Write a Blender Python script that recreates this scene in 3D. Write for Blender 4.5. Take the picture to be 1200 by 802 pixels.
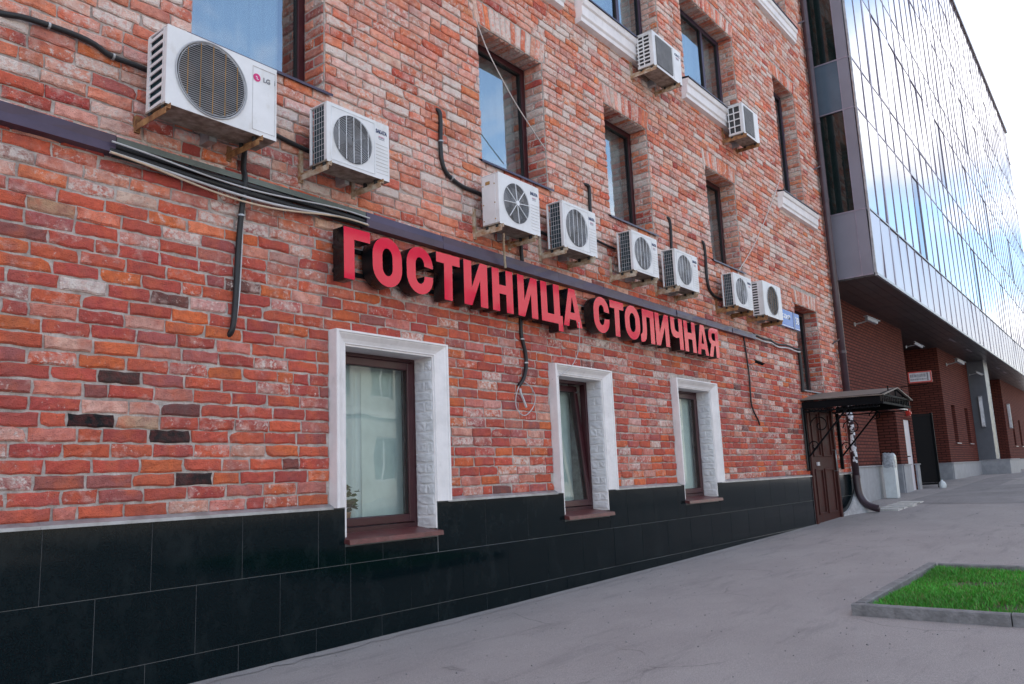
import bpy, bmesh, math, random
from mathutils import Vector, Matrix
R_ = math.radians
rnd = random.Random(7)
for o in list(bpy.data.objects): bpy.data.objects.remove(o)
scene = bpy.context.scene
col = scene.collection

# ------------------------------------------------------------------ camera
D, H = 4.56, 1.076
YAW, PITCH, ROLL = R_(51.866), R_(9.675), R_(-2.4066)
fwd = Vector((math.sin(YAW)*math.cos(PITCH), math.cos(YAW)*math.cos(PITCH), math.sin(PITCH)))
rgt0 = Vector((math.cos(YAW), -math.sin(YAW), 0)); up0 = rgt0.cross(fwd)
rgt = rgt0*math.cos(ROLL) + up0*math.sin(ROLL); upv = -rgt0*math.sin(ROLL) + up0*math.cos(ROLL)
cam = bpy.data.cameras.new('camera'); camo = bpy.data.objects.new('camera', cam); col.objects.link(camo)
m4 = Matrix.Identity(4)
for i in range(3): m4[i][0], m4[i][1], m4[i][2] = rgt[i], upv[i], -fwd[i]
m4[0][3], m4[1][3], m4[2][3] = 0, -D, H
camo.matrix_world = m4
cam.sensor_width = 36; cam.lens = 36*947.75/1200; cam.clip_end = 2000; cam.clip_start = .05
scene.camera = camo
scene.cycles.max_bounces = 6; scene.cycles.diffuse_bounces = 3; scene.cycles.glossy_bounces = 3; scene.cycles.transparent_max_bounces = 8; scene.cycles.caustics_reflective = False

# ------------------------------------------------------------------ sky, sun, exposure
SUN_EL, SUN_AZ = 46, 28          # azimuth measured from +y towards +x: the sun stands behind the hotel
world = bpy.data.worlds.new('World'); scene.world = world; world.use_nodes = True
wn, wl = world.node_tree.nodes, world.node_tree.links
bg = wn['Background']; bg.inputs['Strength'].default_value = .12
sky = wn.new('ShaderNodeTexSky'); sky.sky_type = 'NISHITA'; sky.sun_disc = False
sky.sun_elevation = R_(SUN_EL); sky.sun_rotation = R_(SUN_AZ); sky.air_density = 1.15; sky.dust_density = .2; sky.ozone_density = 1.6
tc = wn.new('ShaderNodeTexCoord'); sx = wn.new('ShaderNodeSeparateXYZ'); wl.new(tc.outputs['Generated'], sx.inputs[0])
zz = wn.new('ShaderNodeMath'); zz.operation = 'MAXIMUM'; wl.new(sx.outputs['Z'], zz.inputs[0]); zz.inputs[1].default_value = 0
za = wn.new('ShaderNodeMath'); za.operation = 'ADD'; wl.new(zz.outputs[0], za.inputs[0]); za.inputs[1].default_value = .22
dv = wn.new('ShaderNodeVectorMath'); dv.operation = 'DIVIDE'; wl.new(tc.outputs['Generated'], dv.inputs[0]); wl.new(za.outputs[0], dv.inputs[1])
mp = wn.new('ShaderNodeMapping'); wl.new(dv.outputs[0], mp.inputs[0]); mp.inputs['Location'].default_value = (9.596, 16.893, 0); mp.inputs['Scale'].default_value = (1, 1, 0)
cn = wn.new('ShaderNodeTexNoise'); wl.new(mp.outputs[0], cn.inputs['Vector'])
cn.inputs['Scale'].default_value = 1.15; cn.inputs['Detail'].default_value = 9; cn.inputs['Roughness'].default_value = .58; cn.inputs['Distortion'].default_value = .35
cr = wn.new('ShaderNodeValToRGB'); wl.new(cn.outputs['Fac'], cr.inputs[0])
cr.color_ramp.elements[0].position = .44; cr.color_ramp.elements[0].color = (0, 0, 0, 1)
cr.color_ramp.elements[1].position = .60; cr.color_ramp.elements[1].color = (1, 1, 1, 1)
cm = wn.new('ShaderNodeMixRGB'); wl.new(cr.outputs[0], cm.inputs[0]); wl.new(sky.outputs[0], cm.inputs[1]); 
cs = wn.new('ShaderNodeTexNoise'); wl.new(mp.outputs[0], cs.inputs['Vector']); cs.inputs['Scale'].default_value = 2.3; cs.inputs['Detail'].default_value = 6; cs.inputs['Roughness'].default_value = .55
cc = wn.new('ShaderNodeValToRGB'); wl.new(cs.outputs['Fac'], cc.inputs[0])          # shaded and sunlit parts of the clouds
cc.color_ramp.elements[0].position = .34; cc.color_ramp.elements[0].color = (.46, .48, .53, 1); cc.color_ramp.elements[1].position = .62; cc.color_ramp.elements[1].color = (1, 1, 1, 1)
ck = wn.new('ShaderNodeMixRGB'); ck.blend_type = 'MULTIPLY'; ck.inputs[0].default_value = 1; wl.new(cc.outputs[0], ck.inputs[1]); ck.inputs[2].default_value = (5.9, 5.8, 5.85, 1)
wl.new(ck.outputs[0], cm.inputs[2])
wl.new(cm.outputs[0], bg.inputs['Color'])

sun = bpy.data.lights.new('sun', 'SUN'); sun.energy = 3.2; sun.angle = R_(.6); sun.color = (1, .95, .87)
suno = bpy.data.objects.new('sun', sun); col.objects.link(suno)
sdir = Vector((math.sin(R_(SUN_AZ))*math.cos(R_(SUN_EL)), math.cos(R_(SUN_AZ))*math.cos(R_(SUN_EL)), math.sin(R_(SUN_EL))))
suno.rotation_euler = sdir.to_track_quat('Z', 'Y').to_euler()
vs = scene.view_settings; vs.view_transform = 'Standard'; vs.look = 'None'; vs.gamma = 1; vs.exposure = 1.62; vs.use_curve_mapping = False

# ------------------------------------------------------------------ materials
MATS = {}
def mat(name, c, rough=.6, metal=0., var=.15, scale=6., bump=0., bscale=60., spec=.5, c2=None, stretch=None, coat=0., bdist=.01):
    """Principled with noise-driven colour variation and fine relief, mapped in object space"""
    m = bpy.data.materials.new(name); m.use_nodes = True
    n, l = m.node_tree.nodes, m.node_tree.links; b = n['Principled BSDF']
    b.inputs['Metallic'].default_value = metal; b.inputs['Specular IOR Level'].default_value = spec
    b.inputs['Coat Weight'].default_value = coat
    g = n.new('ShaderNodeNewGeometry')
    vec = g.outputs['Position']
    if stretch:
        q = n.new('ShaderNodeMapping'); q.inputs['Scale'].default_value = stretch; l.new(vec, q.inputs[0]); vec = q.outputs[0]
    t = n.new('ShaderNodeTexNoise'); t.inputs['Scale'].default_value = scale; t.inputs['Detail'].default_value = 4; t.inputs['Roughness'].default_value = .62
    l.new(vec, t.inputs['Vector'])
    r = n.new('ShaderNodeValToRGB'); l.new(t.outputs['Fac'], r.inputs[0])
    d = c2 if c2 else tuple(x*(1-var) for x in c)
    e = c if c2 else tuple(min(1, x*(1+var)) for x in c)
    r.color_ramp.elements[0].position = .35; r.color_ramp.elements[0].color = (*d, 1)
    r.color_ramp.elements[1].position = .65; r.color_ramp.elements[1].color = (*e, 1)
    l.new(r.outputs[0], b.inputs['Base Color'])
    mr = n.new('ShaderNodeMapRange'); l.new(t.outputs['Fac'], mr.inputs[0]); mr.inputs[1].default_value = .3; mr.inputs[2].default_value = .7
    mr.inputs[3].default_value = max(0, rough*.85); mr.inputs[4].default_value = min(1, rough*1.15); l.new(mr.outputs[0], b.inputs['Roughness'])
    if bump:
        t2 = n.new('ShaderNodeTexNoise'); t2.inputs['Scale'].default_value = bscale; t2.inputs['Detail'].default_value = 3; l.new(vec, t2.inputs['Vector'])
        bp = n.new('ShaderNodeBump'); bp.inputs['Strength'].default_value = bump; bp.inputs['Distance'].default_value = bdist
        l.new(t2.outputs['Fac'], bp.inputs['Height']); l.new(bp.outputs[0], b.inputs['Normal'])
    MATS[name] = m
    return m

def brick_material():
    m = bpy.data.materials.new('old_brick'); m.use_nodes = True
    n, l = m.node_tree.nodes, m.node_tree.links; b = n['Principled BSDF']
    b.inputs['Specular IOR Level'].default_value = .35
    a = n.new('ShaderNodeAttribute'); a.attribute_name = 'tint'
    g = n.new('ShaderNodeNewGeometry')
    def noise(s, d=8, r=.6, dist=0):
        t = n.new('ShaderNodeTexNoise'); t.inputs['Scale'].default_value = s; t.inputs['Detail'].default_value = d
        t.inputs['Roughness'].default_value = r; t.inputs['Distortion'].default_value = dist
        l.new(g.outputs['Position'], t.inputs['Vector']); return t.outputs['Fac']
    def ramp(f, p0, p1, v0=0., v1=1.):
        r = n.new('ShaderNodeMapRange'); r.inputs[1].default_value = p0; r.inputs[2].default_value = p1
        r.inputs[3].default_value = v0; r.inputs[4].default_value = v1; l.new(f, r.inputs[0]); return r.outputs[0]
    def mix(f, c1, c2, kind='MIX'):
        x = n.new('ShaderNodeMixRGB'); x.blend_type = kind
        if isinstance(f, float): x.inputs[0].default_value = f
        else: l.new(f, x.inputs[0])
        for i, c in ((1, c1), (2, c2)):
            if isinstance(c, tuple): x.inputs[i].default_value = (*c, 1)
            else: l.new(c, x.inputs[i])
        return x.outputs[0]
    base = mix(ramp(noise(26, 3), .42, .75, 0, .45), a.outputs['Color'], (.25, .045, .036), 'MIX')
    sr = n.new('ShaderNodeSeparateColor'); l.new(a.outputs['Color'], sr.inputs[0])
    keep = ramp(sr.outputs[0], .08, .30)
    def times(x, y):
        q = n.new('ShaderNodeMath'); q.operation = 'MULTIPLY'; l.new(x, q.inputs[0]); l.new(y, q.inputs[1]); return q.outputs[0]
    base2 = mix(times(ramp(noise(7.5, 3), .48, .70, 0, .60), keep), base, (.68, .150, .065))
    base2 = mix(times(ramp(noise(5.2, 3, .5), .50, .72, 0, .50), keep), base2, (.33, .095, .095))
    # lime haze and mortar smears: amount per brick from the tint's alpha, stronger higher up
    def lime_layer(nz, k0, k1, soft):
        mul = n.new('ShaderNodeMath'); mul.operation = 'MULTIPLY_ADD'; l.new(a.outputs['Alpha'], mul.inputs[0]); mul.inputs[1].default_value = k1; mul.inputs[2].default_value = k0
        sb = n.new('ShaderNodeMath'); sb.operation = 'ADD'; l.new(nz, sb.inputs[0]); l.new(mul.outputs[0], sb.inputs[1])
        return ramp(sb.outputs[0], 0., soft, 0, .85)
    c3 = mix(lime_layer(noise(12, 4, .62), -.80, .40, .34), base2, (.78, .55, .48))
    c3 = mix(lime_layer(noise(33, 4, .7, .2), -.82, .32, .13), c3, (.78, .67, .61))
    c4 = mix(ramp(noise(70, 2), .64, .74, 0, .45), c3, (.10, .06, .055))
    # rain streaks down the wall
    qm = n.new('ShaderNodeMapping'); qm.inputs['Scale'].default_value = (3.2, 3.2, .22); l.new(g.outputs['Position'], qm.inputs[0])
    qs = n.new('ShaderNodeTexNoise'); qs.inputs['Scale'].default_value = 1.6; qs.inputs['Detail'].default_value = 4; l.new(qm.outputs[0], qs.inputs['Vector'])
    c4 = mix(ramp(qs.outputs['Fac'], .54, .76, 0, .34), c4, (.17, .10, .09))
    l.new(c4, b.inputs['Base Color'])
    b.inputs['Roughness'].default_value = .85
    bp = n.new('ShaderNodeBump'); bp.inputs['Strength'].default_value = .9; bp.inputs['Distance'].default_value = .012
    ad = n.new('ShaderNodeMath'); ad.operation = 'ADD'; l.new(noise(38, 4, .7), ad.inputs[0]); l.new(noise(130, 2, .6), ad.inputs[1])
    l.new(ad.outputs[0], bp.inputs['Height']); l.new(bp.outputs[0], b.inputs['Normal'])
    MATS['brick'] = m
brick_material()
mat('mortar', (.60, .525, .48), .95, var=.35, scale=11, bump=1., bscale=45, c2=(.34, .285, .255), bdist=.015)
mat('granite', (.0018, .0070, .0090), .07, var=.6, scale=130, spec=.20)
mat('joint', (.17, .175, .18), .9)
mat('white_paint', (.80, .755, .75), .55, var=.07, scale=5, bump=.25, bscale=35)
mat('white_brick_paint', (.76, .73, .74), .6, var=.1, scale=9, bump=.8, bscale=28)
mat('maroon_frame', (.050, .011, .015), .35, var=.15)
mat('maroon_sill', (.12, .036, .036), .38, var=.3, scale=12, bump=.1)
mat('purple_frame', (.045, .028, .055), .35)
mat('rubber', (.012, .012, .012), .7)
mat('curtain', (.82, .84, .86), .9, var=.06, scale=2)
mat('blind', (.84, .86, .84), .85, var=.06)
mat('room', (.22, .23, .22), .9)
mat('ac_white', (.80, .79, .80), .42, var=.05, scale=4, c2=(.70, .69, .69), bump=.03)
mat('ac_dirty', (.66, .65, .66), .5, var=.12, scale=8, c2=(.50, .45, .42))
mat('ac_under', (.36, .32, .27), .7, var=.3, scale=16, c2=(.16, .12, .09))
mat('ac_dark', (.045, .047, .05), .6)
mat('ac_fan', (.13, .13, .14), .55, var=.2)
mat('fan_rusty', (.085, .060, .045), .7, var=.5, scale=14, c2=(.03, .026, .024))
mat('ac_mesh', (.28, .28, .29), .6)
mat('fin', (.020, .060, .080), .45, metal=.2, var=.25, scale=25)
mat('wire_white', (.72, .72, .74), .45)
mat('wire_grey', (.40, .40, .42), .45)
mat('wire_rust', (.40, .22, .07), .7)
mat('bracket', (.60, .53, .42), .65, var=.2, scale=14, c2=(.30, .13, .04), bump=.2)
mat('bracket_rust', (.42, .22, .09), .75, var=.3, scale=18, c2=(.16, .06, .025), bump=.3)
mat('galvanised', (.42, .43, .45), .45, metal=.7, var=.2, scale=10)
mat('red_acrylic', (.72, .010, .050), .06, var=.03, scale=2, spec=.4, coat=.1)
mat('letter_black', (.006, .008, .010), .28)
mat('purple_metal', (.070, .048, .082), .38, metal=.25, var=.18, scale=3)
mat('grey_metal', (.20, .19, .22), .42, metal=.3, var=.2, scale=4)
mat('tray_metal', (.13, .145, .13), .5, metal=.5, var=.2)
mat('cable_black', (.012, .012, .014), .5, var=.3, bump=.2, bscale=90)
mat('cable_grey', (.50, .49, .50), .5)
mat('cable_tan', (.55, .42, .30), .6)
mat('pipe_brown', (.055, .033, .043), .38, var=.2, scale=5)
mat('sticker', (.72, .74, .80), .7, var=.2, scale=60)
mat('door_brown', (.060, .019, .017), .6, var=.25, scale=9, bump=.15, spec=.12)
mat('black_iron', (.006, .0065, .008), .65, spec=.08)
mat('canopy_sheet', (.17, .14, .12), .55, var=.2, scale=6)
mat('concrete', (.40, .39, .40), .9, var=.22, scale=9, bump=.5, bscale=40)
mat('kerb_concrete', (.185, .18, .185), .9, var=.28, scale=13, bump=.7, bscale=55)
mat('slab', (.50, .48, .46), .85, var=.15, scale=9)
mat('annex_stone', (.31, .32, .35), .6, var=.14, scale=5)
mat('soffit', (.055, .050, .052), .38, var=.12, scale=2)
mat('panel_grey', (.245, .235, .285), .40, metal=.2, var=.05, scale=1.5)
mat('panel_blue', (.11, .15, .20), .2, metal=.2, var=.05)
mat('dark_glass', (.010, .018, .018), .04, spec=.9)
mat('mullion', (.32, .275, .34), .42, metal=.4)
mat('column_grey', (.13, .14, .165), .45, metal=.3, var=.06)
mat('lamp_white', (.36, .37, .40), .4)
mat('door_white', (.66, .64, .70), .35, var=.06)
mat('red_plastic', (.55, .04, .03), .35)
mat('bin_white', (.62, .66, .68), .4, var=.08)
mat('bag', (.35, .38, .42), .3, var=.3, scale=20, bump=.6, bscale=25)
mat('blue_enamel', (.035, .10, .42), .22, var=.05)
mat('blue_dark', (.008, .015, .16), .22)
mat('print_white', (.78, .80, .84), .4)
mat('print_navy', (.02, .035, .12), .4)
mat('print_pink', (.60, .02, .16), .35)
mat('print_grey', (.20, .20, .22), .5)
mat('paper', (.60, .57, .60), .5)
mat('soil', (.07, .05, .035), .95, var=.4, scale=20, bump=.8)
mat('leaf', (.018, .085, .018), .5, var=.4, scale=9)
mat('pot', (.40, .20, .12), .7)
mat('bark', (.07, .05, .04), .9, bump=.6)
mat('plaster', (.52, .49, .43), .8, var=.10, scale=.6)
mat('plaster_white', (.72, .70, .66), .8)
mat('roof_sheet', (.18, .13, .12), .5)
mat('cloth_navy', (.012, .016, .035), .85, bump=.3)
mat('cloth_grey', (.12, .12, .13), .85, bump=.3)
mat('skin', (.50, .30, .22), .55)
mat('hair', (.03, .02, .015), .6)
mat('shoe', (.02, .02, .02), .5)
mat('rope', (.62, .55, .52), .8)

def dust(name, c, scale, p0, p1, amount, rough):
    """lay dusty smears over an existing material"""
    m = MATS[name]; n, l = m.node_tree.nodes, m.node_tree.links; b = n['Principled BSDF']
    ge = n.new('ShaderNodeNewGeometry'); q = n.new('ShaderNodeMapping'); q.inputs['Scale'].default_value = (1, 1, .6); l.new(ge.outputs['Position'], q.inputs[0])
    t = n.new('ShaderNodeTexNoise'); t.inputs['Scale'].default_value = scale; t.inputs['Detail'].default_value = 7; t.inputs['Roughness'].default_value = .72; l.new(q.outputs[0], t.inputs['Vector'])
    f = n.new('ShaderNodeMapRange'); f.inputs[1].default_value = p0; f.inputs[2].default_value = p1; f.inputs[3].default_value = 0; f.inputs[4].default_value = amount; l.new(t.outputs['Fac'], f.inputs[0])
    for key, val in (('Base Color', (*c, 1)), ('Roughness', rough)):
        src = b.inputs[key].links[0].from_socket
        x = n.new('ShaderNodeMixRGB'); l.new(f.outputs[0], x.inputs[0]); l.new(src, x.inputs[1]); x.inputs[2].default_value = val if isinstance(val, tuple) else (val, val, val, 1)
        l.new(x.outputs[0], b.inputs[key])
dust('granite', (.07, .085, .09), 5.5, .50, .80, .16, .35)
dust('white_paint', (.42, .38, .35), 7, .58, .80, .5, .8)
dust('white_brick_paint', (.45, .42, .40), 9, .56, .80, .6, .8)
dust('ac_white', (.46, .39, .31), 6, .56, .82, .55, .6)
dust('maroon_sill', (.25, .20, .18), 14, .55, .80, .5, .7)
dust('kerb_concrete', (.10, .095, .09), 6, .50, .75, .6, .95)

def glass_mat(name, ior, tint, gl=(1, 1, 1), rough=0.0):
    m = bpy.data.materials.new(name); m.use_nodes = True
    n, l = m.node_tree.nodes, m.node_tree.links; n.clear()
    o = n.new('ShaderNodeOutputMaterial'); mx = n.new('ShaderNodeMixShader'); f = n.new('ShaderNodeFresnel'); f.inputs[0].default_value = ior
    t = n.new('ShaderNodeBsdfTransparent'); t.inputs[0].default_value = (*tint, 1)
    g = n.new('ShaderNodeBsdfGlossy'); g.inputs[0].default_value = (*gl, 1); g.inputs['Roughness'].default_value = rough
    ge = n.new('ShaderNodeNewGeometry'); ns = n.new('ShaderNodeTexNoise'); ns.inputs['Scale'].default_value = 1.6; l.new(ge.outputs['Position'], ns.inputs['Vector'])
    bp = n.new('ShaderNodeBump'); bp.inputs['Strength'].default_value = .12; bp.inputs['Distance'].default_value = .02; l.new(ns.outputs['Fac'], bp.inputs['Height'])
    l.new(bp.outputs[0], g.inputs['Normal'])
    fb = n.new('ShaderNodeMath'); fb.operation = 'SUBTRACT'; fb.inputs[0].default_value = 1; l.new(ge.outputs['Backfacing'], fb.inputs[1])
    fm = n.new('ShaderNodeMath'); fm.operation = 'MULTIPLY'; l.new(f.outputs[0], fm.inputs[0]); l.new(fb.outputs[0], fm.inputs[1])
    l.new(fm.outputs[0], mx.inputs[0]); l.new(t.outputs[0], mx.inputs[1]); l.new(g.outputs[0], mx.inputs[2]); l.new(mx.outputs[0], o.inputs[0])
    MATS[name] = m
glass_mat('glass_low', 1.55, (.84, .89, .875))
glass_mat('glass_high', 4.2, (.66, .74, .76), (.97, .99, 1))

def mirror_mat(name, c, rough, bump, mix_c=None):
    """coated solar glass of the office block: tinted mirror with slow waviness"""
    m = bpy.data.materials.new(name); m.use_nodes = True
    n, l = m.node_tree.nodes, m.node_tree.links; b = n['Principled BSDF']
    b.inputs['Base Color'].default_value = (*c, 1); b.inputs['Metallic'].default_value = 1; b.inputs['Roughness'].default_value = rough
    ge = n.new('ShaderNodeNewGeometry'); ns = n.new('ShaderNodeTexNoise'); ns.inputs['Scale'].default_value = .7; ns.inputs['Detail'].default_value = 3; l.new(ge.outputs['Position'], ns.inputs['Vector'])
    bp = n.new('ShaderNodeBump'); bp.inputs['Strength'].default_value = bump; bp.inputs['Distance'].default_value = .05; l.new(ns.outputs['Fac'], bp.inputs['Height']); l.new(bp.outputs[0], b.inputs['Normal'])
    MATS[name] = m
mirror_mat('shade_sash', (.05, .09, .16), .03, .05)  # dark tint paints in the unlit room behind an opened window
mirror_mat('mirror_glass', (.455, .465, .50), .04, .10)
mirror_mat('mirror_spandrel', (.50, .48, .52), .38, .10)

def annex_mat():
    m = bpy.data.materials.new('annex_brick'); m.use_nodes = True
    n, l = m.node_tree.nodes, m.node_tree.links; b = n['Principled BSDF']
    ge = n.new('ShaderNodeNewGeometry'); sp = n.new('ShaderNodeSeparateXYZ'); l.new(ge.outputs['Position'], sp.inputs[0])
    ad = n.new('ShaderNodeMath'); ad.operation = 'ADD'; l.new(sp.outputs[0], ad.inputs[0]); l.new(sp.outputs[1], ad.inputs[1])
    cb = n.new('ShaderNodeCombineXYZ'); l.new(ad.outputs[0], cb.inputs[0]); l.new(sp.outputs[2], cb.inputs[1])
    br = n.new('ShaderNodeTexBrick'); l.new(cb.outputs[0], br.inputs['Vector'])
    br.inputs['Scale'].default_value = 1; br.inputs['Brick Width'].default_value = .26; br.inputs['Row Height'].default_value = .072
    br.inputs['Mortar Size'].default_value = .012; br.inputs['Mortar Smooth'].default_value = .3
    br.inputs['Color1'].default_value = (.175, .052, .040, 1); br.inputs['Color2'].default_value = (.135, .041, .033, 1); br.inputs['Mortar'].default_value = (.045, .020, .018, 1)
    l.new(br.outputs['Color'], b.inputs['Base Color']); b.inputs['Roughness'].default_value = .85; b.inputs['Specular IOR Level'].default_value = .08
    bp = n.new('ShaderNodeBump'); bp.inputs['Strength'].default_value = .8; bp.inputs['Distance'].default_value = .012; bp.invert = True
    l.new(br.outputs['Fac'], bp.inputs['Height']); l.new(bp.outputs[0], b.inputs['Normal'])
    MATS['annex_brick'] = m
annex_mat()

def asphalt_mat(name, c0, c1):
    m = bpy.data.materials.new(name); m.use_nodes = True
    n, l = m.node_tree.nodes, m.node_tree.links; b = n['Principled BSDF']; b.inputs['Roughness'].default_value = .9
    ge = n.new('ShaderNodeNewGeometry')
    def noise(s, d=6, r=.6, st=None):
        t = n.new('ShaderNodeTexNoise'); t.inputs['Scale'].default_value = s; t.inputs['Detail'].default_value = d; t.inputs['Roughness'].default_value = r
        if st:
            q = n.new('ShaderNodeMapping'); q.inputs['Scale'].default_value = st; l.new(ge.outputs['Position'], q.inputs[0]); l.new(q.outputs[0], t.inputs['Vector'])
        else: l.new(ge.outputs['Position'], t.inputs['Vector'])
        return t.outputs['Fac']
    def rampc(f, p0, a, p1, bb):
        r = n.new('ShaderNodeValToRGB'); l.new(f, r.inputs[0]); r.color_ramp.elements[0].position = p0; r.color_ramp.elements[0].color = (*a, 1)
        r.color_ramp.elements[1].position = p1; r.color_ramp.elements[1].color = (*bb, 1); return r.outputs[0]
    big = rampc(noise(.9, 6, .68, (1, 1.6, 1)), .36, c0, .66, c1)
    def mixn(f, a, bb, k='MIX'):
        x = n.new('ShaderNodeMixRGB'); x.blend_type = k
        if isinstance(f, float): x.inputs[0].default_value = f
        else: l.new(f, x.inputs[0])
        for i, c in ((1, a), (2, bb)):
            if isinstance(c, tuple): x.inputs[i].default_value = (*c, 1)
            else: l.new(c, x.inputs[i])
        return x.outputs[0]
    fine = rampc(noise(140, 5, .8), .30, (.55, .55, .56), .70, (1.4, 1.38, 1.36))
    s1 = mixn(1., big, fine, 'MULTIPLY')
    stain = rampc(noise(1.7, 5, .72, (.45, 2.4, 1)), .54, (0, 0, 0), .78, (.60, .60, .60))
    s2 = mixn(stain, s1, (.115, .108, .112))
    vr = n.new('ShaderNodeTexVoronoi'); vr.inputs['Scale'].default_value = 9; l.new(ge.outputs['Position'], vr.inputs['Vector'])
    dots = rampc(vr.outputs['Distance'], .035, (.55, .55, .55), .06, (0, 0, 0))
    s3 = mixn(dots, s2, (.42, .40, .38))
    # hairline cracks
    qn = n.new('ShaderNodeTexNoise'); qn.inputs['Scale'].default_value = 1.3; qn.inputs['Detail'].default_value = 5; l.new(ge.outputs['Position'], qn.inputs['Vector'])
    qa = n.new('ShaderNodeMixRGB'); qa.blend_type = 'ADD'; qa.inputs[0].default_value = .55; l.new(ge.outputs['Position'], qa.inputs[1]); l.new(qn.outputs['Color'], qa.inputs[2])
    ve = n.new('ShaderNodeTexVoronoi'); ve.feature = 'DISTANCE_TO_EDGE'; ve.inputs['Scale'].default_value = .55; l.new(qa.outputs[0], ve.inputs['Vector'])
    crk = rampc(ve.outputs['Distance'], .0012, (.55, .55, .55), .0045, (0, 0, 0))
    gap = rampc(noise(.8, 2), .50, (0, 0, 0), .58, (1, 1, 1))
    s3 = mixn(mixn(1., crk, gap, 'MULTIPLY'), s3, (.07, .065, .065))
    grit = rampc(noise(300, 2), .62, (0, 0, 0), .70, (.7, .7, .7)); s3 = mixn(grit, s3, (.50, .48, .46))
    pit = rampc(noise(230, 2), .60, (0, 0, 0), .68, (.75, .75, .75)); s3 = mixn(pit, s3, (.13, .12, .12))
    l.new(s3, b.inputs['Base Color'])
    bp = n.new('ShaderNodeBump'); bp.inputs['Strength'].default_value = .6; bp.inputs['Distance'].default_value = .006
    l.new(noise(160, 4, .7), bp.inputs['Height']); l.new(bp.outputs[0], b.inputs['Normal'])
    MATS[name] = m
asphalt_mat('asphalt', (.280, .256, .254), (.325, .300, .296))
asphalt_mat('asphalt_dark', (.19, .176, .18), (.26, .242, .245))
asphalt_mat('asphalt_dust', (.27, .25, .25), (.37, .345, .34))

def grass_mat():
    m = bpy.data.materials.new('grass'); m.use_nodes = True
    n, l = m.node_tree.nodes, m.node_tree.links; b = n['Principled BSDF']; b.inputs['Roughness'].default_value = .55
    a = n.new('ShaderNodeAttribute'); a.attribute_name = 'tint'; l.new(a.outputs['Color'], b.inputs['Base Color'])
    MATS['grass'] = m
grass_mat()

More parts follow.
